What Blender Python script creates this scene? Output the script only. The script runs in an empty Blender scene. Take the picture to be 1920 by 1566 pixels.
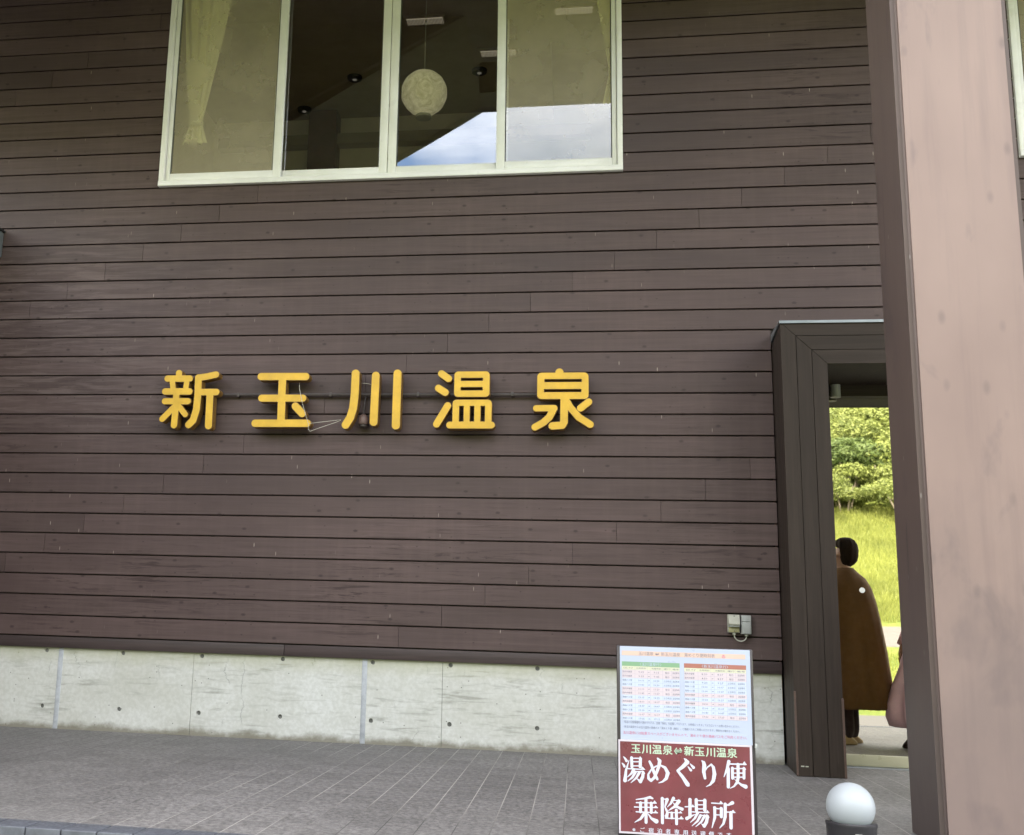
import bpy, bmesh, math, random
import numpy as np
from mathutils import Vector, Matrix
R = math.radians
scene = bpy.context.scene
col = scene.collection
random.seed(11)

# ------------------------------------------------------------------ camera
cam_data = bpy.data.cameras.new('camera')
cam = bpy.data.objects.new('camera', cam_data)
col.objects.link(cam)
scene.camera = cam
cam_data.sensor_fit = 'HORIZONTAL'
cam_data.sensor_width = 36.0
cam_data.lens = 2098.783 / 1920 * 36
cam_data.shift_x = (960 - 730.98) / 1920
cam_data.shift_y = -(783 - 755.285) / 1920
cam_data.clip_start = 0.05
cam_data.clip_end = 2000
_r, _u, _w = (Vector((0.9863601, 0.1616740, 0.0309074)), Vector((0.0014890, -0.1965268, 0.9804973)),
              Vector((-0.1645950, 0.9670774, 0.1940869)))
_m = Matrix((_r, _u, -_w)).transposed().to_4x4()
_m.translation = (0, -7.3224, 0.7583)
cam.matrix_world = _m

# ------------------------------------------------------------------ light
SUN_EL, SUN_AZ = R(57), R(-24)          # sun stands behind the building
world = bpy.data.worlds.new('World')
scene.world = world
world.use_nodes = True
wn = world.node_tree.nodes
sky = wn.new('ShaderNodeTexSky')
sky.sky_type = 'NISHITA'
sky.sun_disc = False
sky.sun_elevation = SUN_EL
sky.sun_rotation = SUN_AZ
sky.air_density = 1.0
sky.dust_density = 2.0
wn['Background'].inputs['Strength'].default_value = 0.15
wl = world.node_tree.links
tc = wn.new('ShaderNodeTexCoord'); mp_ = wn.new('ShaderNodeMapping'); mp_.inputs['Scale'].default_value = (1.3, 1.3, 3.4)
cl = wn.new('ShaderNodeTexNoise'); cl.inputs['Scale'].default_value = 1.9; cl.inputs['Detail'].default_value = 7; cl.inputs['Roughness'].default_value = 0.58
cr_ = wn.new('ShaderNodeValToRGB'); cr_.color_ramp.elements[0].position = 0.34; cr_.color_ramp.elements[1].position = 0.66
cm_ = wn.new('ShaderNodeMix'); cm_.data_type = 'RGBA'; cm_.inputs[7].default_value = (10.8, 10.3, 9.9, 1)     # thin bright cloud
wl.new(tc.outputs['Generated'], mp_.inputs['Vector']); wl.new(mp_.outputs[0], cl.inputs['Vector'])
wl.new(cl.outputs['Fac'], cr_.inputs[0]); wl.new(cr_.outputs[0], cm_.inputs[0])
wl.new(sky.outputs['Color'], cm_.inputs[6]); wl.new(cm_.outputs[2], wn['Background'].inputs['Color'])
sun_data = bpy.data.lights.new('sun', 'SUN')
sun_data.energy = 3.2
sun_data.angle = R(0.5)
sun_data.color = (1.0, 0.94, 0.85)
sun = bpy.data.objects.new('sun', sun_data)
col.objects.link(sun)
_d = Vector((math.sin(SUN_AZ) * math.cos(SUN_EL), math.cos(SUN_AZ) * math.cos(SUN_EL), math.sin(SUN_EL)))
sun.rotation_euler = _d.to_track_quat('Z', 'Y').to_euler()
sun.location = (0, 0, 30)

scene.view_settings.view_transform = 'Standard'
scene.view_settings.look = 'None'
scene.view_settings.exposure = 2.6
scene.view_settings.gamma = 1.0
scene.view_settings.use_curve_mapping = False
scene.cycles.max_bounces = 10
scene.cycles.transparent_max_bounces = 12
scene.cycles.use_denoising = True

# ------------------------------------------------------------------ helpers
def tag(o, label=None, cat=None, group=None, kind=None):
    if label: o['label'] = label
    if cat: o['category'] = cat
    if group: o['group'] = group
    if kind: o['kind'] = kind
    return o

def empty(name, loc=(0, 0, 0), label=None, cat=None, group=None):
    o = bpy.data.objects.new(name, None)
    o.empty_display_size = 0.1
    col.objects.link(o)
    o.location = loc
    return tag(o, label, cat, group)

def link(name, me, mats, parent=None, loc=None):
    o = bpy.data.objects.new(name, me)
    for m in (mats if isinstance(mats, (list, tuple)) else [mats]):
        if m: me.materials.append(m)
    col.objects.link(o)
    if parent is not None:
        o.parent = parent
        pl, q = Vector((0, 0, 0)), parent
        while q is not None:
            pl += q.location
            q = q.parent
        o.location = Vector(loc if loc else (0, 0, 0)) - pl
    elif loc: o.location = loc
    return o

class MB:
    """mesh builder in world coordinates"""
    def __init__(s): s.v, s.f, s.mi, s.t = [], [], [], []
    def add(s, vs, fs, mi=0, tint=0.5):
        n = len(s.v)
        s.v += [tuple(p) for p in vs]; s.t += [tint] * len(vs)
        for f in fs:
            s.f.append(tuple(i + n for i in f)); s.mi.append(mi)
    def box(s, x0, x1, y0, y1, z0, z1, mi=0, tint=0.5):
        s.add([(x0,y0,z0),(x1,y0,z0),(x1,y1,z0),(x0,y1,z0),(x0,y0,z1),(x1,y0,z1),(x1,y1,z1),(x0,y1,z1)],
              [(0,3,2,1),(4,5,6,7),(0,1,5,4),(1,2,6,5),(2,3,7,6),(3,0,4,7)], mi, tint)
    def bbox(s, x0, x1, y0, y1, z0, z1, b=0.004, mi=0, tint=0.5, seg=2):
        bm = bmesh.new()
        bmesh.ops.create_cube(bm, size=1)
        bmesh.ops.scale(bm, verts=bm.verts, vec=(x1-x0, y1-y0, z1-z0))
        bmesh.ops.translate(bm, verts=bm.verts, vec=((x0+x1)/2, (y0+y1)/2, (z0+z1)/2))
        bmesh.ops.bevel(bm, geom=list(bm.edges), offset=b, segments=seg, affect='EDGES', profile=0.5)
        s.bm(bm, mi, tint)
    def bm(s, bm, mi=0, tint=0.5):
        bm.verts.index_update()
        s.add([v.co[:] for v in bm.verts], [[v.index for v in f.verts] for f in bm.faces], mi, tint)
        bm.free()
    def pane(s, x0, x1, y0, y1, z0, z1):             # a sheet of glass: coated front, clear back and edges
        s.box(x0, x1, y0, y1, z0, z1); s.mi[-6:] = [1, 1, 0, 1, 1, 1]
    def prism(s, pts, y0, y1, mi=0, tint=0.5):       # outline in x,z (counter-clockwise seen from -y)
        n = len(pts)
        vs = [(x, y0, z) for x, z in pts] + [(x, y1, z) for x, z in pts]
        fs = [tuple(range(n)), tuple(reversed(range(n, 2*n)))]
        fs += [(i, n+i, n+(i+1) % n, (i+1) % n) for i in range(n)]
        s.add(vs, fs, mi, tint)
    def prismx(s, pts, x0, x1, mi=0, tint=0.5):      # outline in y,z
        n = len(pts)
        vs = [(x0, y, z) for y, z in pts] + [(x1, y, z) for y, z in pts]
        fs = [tuple(reversed(range(n))), tuple(range(n, 2*n))]
        fs += [(i, (i+1) % n, n+(i+1) % n, n+i) for i in range(n)]
        s.add(vs, fs, mi, tint)
    def tube(s, pts, r, n=8, mi=0, closed=False, tint=0.5):
        pts = [Vector(p) for p in pts]
        rs = r if isinstance(r, (list, tuple)) else [r] * len(pts)
        vs, fs = [], []
        for i, p in enumerate(pts):
            t = (pts[min(i+1, len(pts)-1)] - pts[max(i-1, 0)]).normalized()
            a = t.cross(Vector((0, 0, 1)))
            if a.length < 0.05: a = t.cross(Vector((1, 0, 0)))
            a.normalize(); b = t.cross(a)
            for k in range(n):
                w = 2*math.pi*k/n
                vs.append(p + (a*math.cos(w) + b*math.sin(w)) * rs[i])
        for i in range(len(pts)-1):
            for k in range(n):
                fs.append((i*n+k, i*n+(k+1) % n, (i+1)*n+(k+1) % n, (i+1)*n+k))
        fs.append(tuple(reversed(range(n)))); fs.append(tuple(range((len(pts)-1)*n, len(pts)*n)))
        s.add(vs, fs, mi, tint)
    def lathe(s, prof, cx, cy, n=32, mi=0, sx=1.0, sy=1.0, wob=None, tint=0.5):
        vs, fs = [], []
        for (r, z) in prof:
            for k in range(n):
                w = 2*math.pi*k/n
                q = r * (wob(w, z) if wob else 1)
                vs.append((cx + q*sx*math.cos(w), cy + q*sy*math.sin(w), z))
        m = len(prof)
        for i in range(m-1):
            for k in range(n):
                fs.append((i*n+k, i*n+(k+1) % n, (i+1)*n+(k+1) % n, (i+1)*n+k))
        if prof[0][0] > 1e-6: fs.append(tuple(reversed(range(n))))
        if prof[-1][0] > 1e-6: fs.append(tuple(range((m-1)*n, m*n)))
        s.add(vs, fs, mi, tint)
    def build(s, name, mats, parent=None, smooth=False, kind=None):
        c = Vector((0, 0, 0))
        me = bpy.data.meshes.new(name)
        me.from_pydata(s.v, [], s.f)
        me.polygons.foreach_set('material_index', s.mi)
        if smooth: me.polygons.foreach_set('use_smooth', [True] * len(s.f))
        a = me.attributes.new('tint', 'FLOAT', 'POINT')
        a.data.foreach_set('value', s.t)
        me.update()
        o = link(name, me, mats, parent)
        if smooth == 'auto':
            me.shade_smooth_by_angle(R(35)) if hasattr(me, 'shade_smooth_by_angle') else None
            me.set_sharp_from_angle(angle=R(35))
        if kind: o['kind'] = kind
        return o

# ------------------------------------------------------------------ materials
class N:
    def __init__(s, name):
        s.m = bpy.data.materials.new(name); s.m.use_nodes = True
        s.t = s.m.node_tree; s.n = s.t.nodes; s.b = s.n['Principled BSDF']
        s.co = s.n.new('ShaderNodeTexCoord')
    def lk(s, a, b): s.t.links.new(a, b)
    def val(s, sock, x):
        if hasattr(x, 'is_output') or isinstance(x, bpy.types.NodeSocket): s.lk(x, sock)
        else: sock.default_value = x
    def map(s, scale=(1,1,1), loc=(0,0,0), rot=(0,0,0), src=None):
        k = s.n.new('ShaderNodeMapping')
        k.inputs['Scale'].default_value = scale; k.inputs['Location'].default_value = loc; k.inputs['Rotation'].default_value = rot
        s.lk(src or s.co.outputs['Object'], k.inputs['Vector']); return k.outputs[0]
    def noise(s, scale=(1,1,1), sc=1.0, det=4, rough=0.55, dist=0.0, loc=(0,0,0), src=None):
        k = s.n.new('ShaderNodeTexNoise')
        s.lk(s.map(scale, loc, src=src), k.inputs['Vector'])
        k.inputs['Scale'].default_value = sc; k.inputs['Detail'].default_value = det
        k.inputs['Roughness'].default_value = rough; k.inputs['Distortion'].default_value = dist
        return k.outputs['Fac']
    def voro(s, scale=(1,1,1), sc=1.0, feat='F1', rnd=1.0, loc=(0,0,0), src=None, out='Distance'):
        k = s.n.new('ShaderNodeTexVoronoi'); k.feature = feat
        if src is None and scale[1] == 0:               # flat pattern on an upright face: x and z only
            k.voronoi_dimensions = '2D'
            q_ = s.sep(s.map((scale[0], 1, scale[2]), (loc[0], 0, loc[2]))); cb_ = s.n.new('ShaderNodeCombineXYZ')
            s.lk(q_[0], cb_.inputs[0]); s.lk(q_[2], cb_.inputs[1]); s.lk(cb_.outputs[0], k.inputs['Vector'])
        else: s.lk(src if src else s.map(scale, loc), k.inputs['Vector'])
        k.inputs['Scale'].default_value = sc; k.inputs['Randomness'].default_value = rnd
        return k.outputs[out]
    def ramp(s, x, stops):
        k = s.n.new('ShaderNodeValToRGB'); e = k.color_ramp.elements
        while len(e) < len(stops): e.new(0.5)
        for q, (p, c) in zip(e, stops):
            q.position = p; q.color = (c, c, c, 1) if isinstance(c, (int, float)) else (*c, 1)
        s.lk(x, k.inputs[0]); return k.outputs[0]
    def math(s, op, a, b=0.0, clamp=False):
        k = s.n.new('ShaderNodeMath'); k.operation = op; k.use_clamp = clamp
        s.val(k.inputs[0], a); s.val(k.inputs[1], b); return k.outputs[0]
    def mix(s, f, a, b, mode='MIX'):
        k = s.n.new('ShaderNodeMix'); k.data_type = 'RGBA'; k.blend_type = mode
        s.val(k.inputs[0], f)
        for sk, x in ((k.inputs[6], a), (k.inputs[7], b)):
            if isinstance(x, tuple): sk.default_value = (*x, 1)
            else: s.val(sk, x)
        return k.outputs[2]
    def sep(s, src=None):
        k = s.n.new('ShaderNodeSeparateXYZ'); s.lk(src or s.co.outputs['Object'], k.inputs[0]); return k.outputs
    def attr(s, name='tint'):
        k = s.n.new('ShaderNodeAttribute'); k.attribute_name = name; return k.outputs['Fac']
    def bump(s, h, strength=0.3, dist=0.01):
        k = s.n.new('ShaderNodeBump'); k.inputs['Strength'].default_value = strength; k.inputs['Distance'].default_value = dist
        s.lk(h, k.inputs['Height']); s.lk(k.outputs[0], s.b.inputs['Normal'])
    def out(s, color, rough=0.5, spec=0.5, metal=0.0):
        if isinstance(color, tuple): s.b.inputs['Base Color'].default_value = (*color, 1)
        else: s.lk(color, s.b.inputs['Base Color'])
        s.val(s.b.inputs['Roughness'], rough)
        s.b.inputs['Specular IOR Level'].default_value = spec
        s.b.inputs['Metallic'].default_value = metal
        return s.m

def worn(name, c, rough=0.5, amt=0.25, sc=6.0, spec=0.5, metal=0.0):
    q = N(name)
    n = q.noise(sc=sc, det=6, rough=0.65)
    f = q.ramp(n, [(0.3, 1 - amt), (0.7, 1 + amt * 0.4)])
    r = q.ramp(q.noise(sc=sc*3, det=3), [(0.3, max(0.05, rough-0.1)), (0.7, min(1, rough+0.12))])
    return q.out(q.mix(1.0, c, f, 'MULTIPLY'), r, spec, metal)

def m_siding():
    q = N('siding_boards')
    t = q.attr()
    grain = q.noise((1.6, 1, 55), 1.0, 6, 0.6, 0.4)
    fine = q.noise((7, 1, 190), 1.0, 3, 0.6)
    drip = q.noise((17, 1, 1.1), 1.0, 4, 0.6)
    patch = q.noise((0.55, 1, 1.6), 1.0, 4, 0.6)
    c = q.mix(q.ramp(grain, [(0.28, 0.0), (0.72, 1.0)]), (0.067, 0.0440, 0.0420), (0.110, 0.0745, 0.0710))
    c = q.mix(q.ramp(fine, [(0.3, 0.35), (0.7, 0.0)]), c, (0.046, 0.029, 0.026))
    c = q.mix(q.ramp(drip, [(0.45, 0.0), (0.75, 0.3)]), c, (0.118, 0.083, 0.074))
    c = q.mix(q.ramp(patch, [(0.36, 0.75), (0.60, 0.0)]), c, (0.056, 0.0360, 0.0345))
    bt = q.ramp(t, [(0.0, 0.87), (1.0, 1.09)])
    c = q.mix(1.0, c, bt, 'MULTIPLY')
    # silvery weathered sweeps along the grain, gathered towards the exposed left end
    x_ = q.sep()[0]
    wl_ = q.math('MULTIPLY', q.ramp(q.math('ADD', q.math('MULTIPLY', x_, -0.2), q.math('MULTIPLY', q.noise((0.8, 1, 1.3), 1.0, 3, loc=(2, 0, 8)), 0.5)), [(0.62, 0.0), (0.95, 1.0)]),
                 q.ramp(q.noise((2.2, 1, 30), 1.0, 6, 0.7, 0.8, loc=(1, 0, 5)), [(0.46, 0.0), (0.62, 0.6)]))
    zb_ = q.ramp(q.math('MULTIPLY', q.math('ADD', q.sep()[2], q.noise((1.1, 1, 1.1), 1.0, 2)), 0.2), [(0.44, 0.0), (0.56, 1.0), (0.74, 1.0), (0.86, 0.0)])
    wl_ = q.math('MULTIPLY', wl_, zb_)
    c = q.mix(wl_, c, (0.150, 0.112, 0.104))
    # peeled, dark weathered streaks in loose patches
    mask = q.ramp(q.noise((0.7, 1, 0.9), 1.0, 2, 0.5, loc=(3.1, 0, 1.7)), [(0.50, 0.0), (0.66, 1.0)])
    st = q.ramp(q.noise((2.6, 1, 34), 1.0, 6, 0.72, 0.9, loc=(7, 0, 2)), [(0.53, 0.0), (0.63, 0.75)])
    c = q.mix(q.math('MULTIPLY', mask, st), c, (0.030, 0.017, 0.016))
    # knots
    kv = q.voro((4.2, 0, 7.3), 1.0)
    kc = q.sep(q.voro((4.2, 0, 7.3), 1.0, out='Color'))[0]
    kn = q.math('MULTIPLY', q.ramp(kv, [(0.03, 1.0), (0.085, 0.0)]), q.math('GREATER_THAN', kc, 0.68))
    c = q.mix(q.math('MULTIPLY', kn, 0.65), c, (0.022, 0.013, 0.012))
    kv2 = q.voro((9.5, 0, 15), 1.0, loc=(3, 0, 5))
    kc2 = q.sep(q.voro((9.5, 0, 15), 1.0, loc=(3, 0, 5), out='Color'))[1]
    kn2 = q.math('MULTIPLY', q.ramp(kv2, [(0.03, 1.0), (0.08, 0.0)]), q.math('GREATER_THAN', kc2, 0.84))
    c = q.mix(q.math('MULTIPLY', kn2, 0.65), c, (0.026, 0.016, 0.015))
    # pale droppings and scratches, short and upright
    sv = q.voro((34, 0, 6.5), 1.0, loc=(0.7, 0, 0.2))
    scn = q.sep(q.voro((34, 0, 6.5), 1.0, loc=(0.7, 0, 0.2), out='Color'))[2]
    sm = q.math('MULTIPLY', q.ramp(sv, [(0.06, 1.0), (0.11, 0.0)]), q.math('GREATER_THAN', scn, 0.972))
    sm = q.math('MULTIPLY', sm, q.ramp(q.noise((0.9, 1, 1.1), 1.0, 3, loc=(4, 0, 1)), [(0.46, 0.12), (0.62, 1.0)]))
    c = q.mix(q.math('MULTIPLY', sm, 0.8), c, (0.36, 0.31, 0.26))
    q.bump(grain, 0.25, 0.004)
    return q.out(c, q.ramp(patch, [(0.3, 0.48), (0.7, 0.62)]), 0.30)

def m_grainwood(name, c0, c1, axis='z', rough=0.55, spec=0.4):
    q = N(name)
    s = {'z': (26, 26, 1.1), 'x': (1.1, 26, 26)}[axis]
    g = q.noise(s, 1.0, 5, 0.6, 1.4)
    f = q.noise(tuple(3.2*k for k in s), 1.0, 3, 0.6)
    c = q.mix(q.ramp(g, [(0.3, 0.0), (0.68, 1.0)]), c0, c1)
    c = q.mix(q.ramp(f, [(0.35, 0.3), (0.6, 0.0)]), c, tuple(0.5*k for k in c0))
    c = q.mix(1.0, c, q.ramp(q.attr(), [(0.0, 0.85), (1.0, 1.15)]), 'MULTIPLY')
    kv = q.voro((6, 6, 2.4) if axis == 'z' else (2.4, 6, 6), 1.0)
    c = q.mix(q.ramp(kv, [(0.05, 0.5), (0.11, 0.0)]), c, tuple(0.35*k for k in c0))
    q.bump(g, 0.25, 0.003)
    return q.out(c, rough, spec)

def m_post():
    q = N('post_paint')
    nrm = q.n.new('ShaderNodeNewGeometry')
    big = q.noise((1.3, 1.3, 0.7), 1.0, 4, 0.55)
    streak = q.noise((15, 15, 0.9), 1.0, 4, 0.6)
    c = q.mix(q.ramp(big, [(0.3, 0.0), (0.7, 1.0)]), (0.178, 0.124, 0.108), (0.245, 0.176, 0.151))
    c = q.mix(q.ramp(streak, [(0.5, 0.0), (0.78, 0.4)]), c, (0.118, 0.083, 0.079))
    v = q.voro((13, 13, 6.5), 1.0)
    vc = q.sep(q.voro((13, 13, 6.5), 1.0, out='Color'))[0]
    spot = q.math('MULTIPLY', q.ramp(v, [(0.08, 1.0), (0.24, 0.0)]), q.math('GREATER_THAN', vc, 0.72))
    c = q.mix(q.math('MULTIPLY', spot, 0.45), c, (0.10, 0.075, 0.07))
    v2 = q.voro((32, 32, 12), 1.0, loc=(2, 1, 4))
    v2c = q.sep(q.voro((32, 32, 12), 1.0, loc=(2, 1, 4), out='Color'))[1]
    sp2 = q.math('MULTIPLY', q.ramp(v2, [(0.08, 1.0), (0.16, 0.0)]), q.math('GREATER_THAN', v2c, 0.955))
    c = q.mix(q.math('MULTIPLY', sp2, 0.6), c, (0.52, 0.47, 0.43))
    # splash grime creeping up the foot in its own blotches
    zz = q.math('ADD', q.sep()[2], q.math('MULTIPLY', q.noise((2.2, 2.2, 1.3), 1.0, 5, 0.65), 1.9))
    gm_ = q.ramp(q.math('MULTIPLY', zz, 0.3), [(0.38, 0.55), (0.66, 0.0)])
    c = q.mix(gm_, c, (0.105, 0.082, 0.080))
    bl = q.ramp(q.noise((5, 5, 2.4), 1.0, 4, 0.6, 0.4, loc=(6, 2, 1)), [(0.58, 0.0), (0.70, 0.55)])
    c = q.mix(bl, c, (0.110, 0.082, 0.080))
    # the front face is paler (attribute 'tint'), the others darker
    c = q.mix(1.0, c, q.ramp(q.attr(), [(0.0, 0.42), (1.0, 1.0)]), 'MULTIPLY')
    crack = q.ramp(q.noise((30, 30, 1.3), 1.0, 3, 0.5, 0.5, loc=(4, 2, 1)), [(0.66, 0.0), (0.70, 0.7)])
    crack = q.math('MULTIPLY', crack, q.math('SUBTRACT', 1.0, q.attr(), True))
    c = q.mix(crack, c, (0.03, 0.02, 0.022))
    q.bump(q.noise((40, 40, 6), 1.0, 3), 0.12, 0.003)
    return q.out(c, 0.5, 0.4)

def m_concrete():
    q = N('fair_faced_concrete')
    big = q.noise((1.6, 1, 2.4), 1.0, 5, 0.6)
    fine = q.noise(sc=38, det=5, rough=0.7)
    hor = q.noise((3.5, 1, 30), 1.0, 5, 0.65, 0.5)
    c = q.mix(q.ramp(big, [(0.3, 0.0), (0.7, 1.0)]), (0.475, 0.475, 0.435), (0.60, 0.605, 0.585))
    c = q.mix(q.ramp(fine, [(0.42, 0.28), (0.6, 0.0)]), c, (0.33, 0.33, 0.28))
    hm = q.ramp(q.noise((1.1, 1, 2.2), 1.0, 2, loc=(5, 0, 3)), [(0.42, 0.0), (0.56, 1.0)])
    c = q.mix(q.math('MULTIPLY', hm, q.ramp(hor, [(0.52, 0.0), (0.66, 0.55)])), c, (0.20, 0.20, 0.17))
    # cracks
    xyz_ = q.sep()
    for w_, (fr, ph, lo, hi, st_) in enumerate(((1.55, 0.3, 0.50, 0.58, 0.6), (3.7, 2.1, 0.55, 0.62, 0.4))):
        wig = q.noise((0.6, 1, 5.5), 1.0, 6, 0.72, loc=(ph, 0, 3*ph))
        u_ = q.math('ADD', q.math('MULTIPLY', xyz_[0], fr), q.math('MULTIPLY', wig, 0.42))
        v1 = q.n.new('ShaderNodeTexVoronoi'); v1.voronoi_dimensions = '1D'; v1.feature = 'DISTANCE_TO_EDGE'
        q.lk(u_, v1.inputs['W']); v1.inputs['Scale'].default_value = 1.0
        cm = q.ramp(q.noise((2.6, 1, 3.4), 1.0, 3, loc=(1+ph, 0, 9)), [(lo, 0.0), (hi, 1.0)])
        cr = q.math('MULTIPLY', q.ramp(v1.outputs['Distance'], [(0.0015*fr, 1.0), (0.0042*fr, 0.0)]), cm)
        c = q.mix(q.math('MULTIPLY', cr, st_), c, (0.14, 0.15, 0.14))
    # pinholes
    pv = q.voro((22, 0, 22), 1.0); pc = q.sep(q.voro((22, 0, 22), 1.0, out='Color'))[0]
    ph = q.math('MULTIPLY', q.ramp(pv, [(0.06, 1.0), (0.10, 0.0)]), q.math('GREATER_THAN', pc, 0.95))
    c = q.mix(q.math('MULTIPLY', ph, 0.8), c, (0.10, 0.10, 0.09))
    # splash dirt at the foot, darker olive tone towards the head
    z = q.sep()[2]
    zw = q.math('ADD', z, q.math('MULTIPLY', q.math('SUBTRACT', q.noise((5, 1, 5), 1.0, 5, 0.7), 0.5), 0.13))
    c = q.mix(q.ramp(zw, [(0.012, 0.85), (0.055, 0.0)]), c, (0.17, 0.155, 0.115))
    c = q.mix(q.ramp(zw, [(0.42, 0.0), (0.53, 0.6)]), c, (0.33, 0.33, 0.20))
    q.bump(fine, 0.18, 0.004)
    return q.out(c, 0.8, 0.3)

def m_tiles():
    q = N('stone_floor_tiles')
    xyz = q.sep()
    P = 0.13625
    ux = q.math('DIVIDE', q.math('ADD', xyz[0], 80*P - 0.082), P)
    uy = q.math('DIVIDE', q.math('ADD', xyz[1], 40*P + 3.19), P)
    fx, fy = q.math('FRACT', ux), q.math('FRACT', uy)
    cmb = q.n.new('ShaderNodeCombineXYZ')
    q.lk(q.math('FLOOR', ux), cmb.inputs[0]); q.lk(q.math('FLOOR', uy), cmb.inputs[1])
    wn_ = q.n.new('ShaderNodeTexWhiteNoise'); q.lk(cmb.outputs[0], wn_.inputs[0])
    g1 = q.noise((36, 44, 1), 1.0, 7, 0.82, 0.3)
    g2 = q.noise((110, 190, 1), 1.0, 3, 0.7)
    big = q.noise((0.8, 0.8, 1), 1.0, 3)
    c = q.mix(q.ramp(g1, [(0.40, 0.0), (0.58, 1.0)]), (0.062, 0.059, 0.056), (0.252, 0.242, 0.230))
    c = q.mix(q.ramp(g2, [(0.35, 0.5), (0.6, 0.0)]), c, (0.085, 0.083, 0.085))
    c = q.mix(1.0, c, q.ramp(wn_.outputs[0], [(0.0, 0.90), (1.0, 1.10)]), 'MULTIPLY')
    c = q.mix(1.0, c, q.ramp(big, [(0.3, 0.82), (0.7, 1.12)]), 'MULTIPLY')
    wob = q.math('MULTIPLY', q.math('SUBTRACT', q.noise(sc=9, det=2), 0.5), 0.008)
    lx = q.math('LESS_THAN', q.math('ADD', fx, wob), 0.030)
    ly = q.math('LESS_THAN', q.math('ADD', fy, wob), 0.024)
    jn = q.noise((0.45, 0.45, 1), 1.0, 3, loc=(4, 4, 0))
    jc = q.mix(q.ramp(jn, [(0.42, 0.0), (0.58, 1.0)]), (0.030, 0.029, 0.027), (0.38, 0.36, 0.33))
    c = q.mix(q.math('MULTIPLY', lx, 0.85), c, jc)
    c = q.mix(q.math('MULTIPLY', ly, q.ramp(jn, [(0.42, 0.3), (0.6, 0.6)])), c, jc)
    h = q.math('SUBTRACT', g1, q.math('MULTIPLY', q.math('MAXIMUM', lx, ly), 1.0))
    q.bump(h, 0.35, 0.004)
    return q.out(c, q.ramp(g1, [(0.3, 0.5), (0.7, 0.72)]), 0.45)

def m_glass(name, refl, tint, rc=(1, 1, 1), film=None, film_c=(0.5, 0.47, 0.38), rgh=0.0):
    q = N(name)
    q.n.remove(q.b)
    tr = q.n.new('ShaderNodeBsdfTransparent'); tr.inputs[0].default_value = (*tint, 1)
    gl = q.n.new('ShaderNodeBsdfGlossy'); gl.inputs['Roughness'].default_value = rgh; gl.inputs['Color'].default_value = (*rc, 1)
    lw = q.n.new('ShaderNodeLayerWeight'); lw.inputs['Blend'].default_value = 0.25
    f = q.ramp(lw.outputs['Fresnel'], [(0.0, refl), (1.0, min(1.0, refl + 0.75))])
    # slightly wavy panes
    bp = q.n.new('ShaderNodeBump'); bp.inputs['Strength'].default_value = 0.02; bp.inputs['Distance'].default_value = 0.02
    q.lk(q.noise((0.9, 1, 1.3), 1.0, 2), bp.inputs['Height']); q.lk(bp.outputs[0], gl.inputs['Normal'])
    mx = q.n.new('ShaderNodeMixShader')
    q.lk(f, mx.inputs[0]); q.lk(tr.outputs[0], mx.inputs[1]); q.lk(gl.outputs[0], mx.inputs[2])
    o = q.n['Material Output']
    if film:
        df = q.n.new('ShaderNodeBsdfDiffuse'); df.inputs[0].default_value = (*film_c, 1)
        m2 = q.n.new('ShaderNodeMixShader')
        n = q.noise(sc=2.2, det=5, rough=0.6)
        q.lk(q.ramp(n, [(0.3, film * 0.85), (0.7, film * 1.15)]), m2.inputs[0])
        q.lk(mx.outputs[0], m2.inputs[1]); q.lk(df.outputs[0], m2.inputs[2])
        q.lk(m2.outputs[0], o.inputs[0])
    else: q.lk(mx.outputs[0], o.inputs[0])
    return q.m

def m_emit(name, c, e, base=(0.8, 0.8, 0.8)):
    q = N(name)
    q.b.inputs['Emission Color'].default_value = (*c, 1); q.b.inputs['Emission Strength'].default_value = e
    return q.out(base, 0.5)

def m_leaf(name, a, b, tr=0.35):
    q = N(name)
    c = q.mix(q.ramp(q.attr(), [(0.0, 0.0), (1.0, 1.0)]), a, b)
    c = q.mix(q.ramp(q.noise(sc=0.35, det=2), [(0.35, 0.0), (0.65, 0.45)]), c, tuple(x*1.5 for x in b))
    q.b.inputs['Subsurface Weight'].default_value = 0.0
    m = q.out(c, 0.55, 0.3)
    tl = q.n.new('ShaderNodeBsdfTranslucent'); q.lk(c, tl.inputs[0])
    mx = q.n.new('ShaderNodeMixShader'); mx.inputs[0].default_value = tr
    q.lk(q.b.outputs[0], mx.inputs[1]); q.lk(tl.outputs[0], mx.inputs[2])
    q.lk(mx.outputs[0], q.n['Material Output'].inputs[0])
    return m

M = {}
M['siding'] = m_siding()
M['groove'] = worn('board_groove', (0.018, 0.012, 0.010), 0.8, 0.2, 9)
M['trim'] = m_grainwood('dark_trim_board', (0.036, 0.024, 0.023), (0.056, 0.038, 0.037), 'x')
M['porchwood'] = m_grainwood('stained_frame_boards', (0.0260, 0.0182, 0.0138), (0.040, 0.0290, 0.0225), 'z', 0.6, 0.2)
M['porchwood_x'] = m_grainwood('stained_head_boards', (0.0260, 0.0182, 0.0138), (0.040, 0.0290, 0.0225), 'x', 0.6, 0.2)
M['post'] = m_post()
M['concrete'] = m_concrete()
M['caulk'] = worn('joint_sealant', (0.40, 0.42, 0.45), 0.6, 0.3, 14)
M['mortar'] = worn('hole_plug', (0.17, 0.17, 0.16), 0.9, 0.4, 60)
M['tiles'] = m_tiles()
M['kerb'] = worn('kerb_tile', (0.085, 0.092, 0.108), 0.5, 0.35, 22)
M['kerbjoint'] = worn('kerb_joint', (0.26, 0.25, 0.24), 0.8, 0.3, 22)
M['sash'] = worn('window_frame_paint', (0.78,0.77,0.76), 0.35, 0.12, 3)
M['sashdark'] = worn('window_gasket', (0.05, 0.05, 0.045), 0.6, 0.2, 20)
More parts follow.
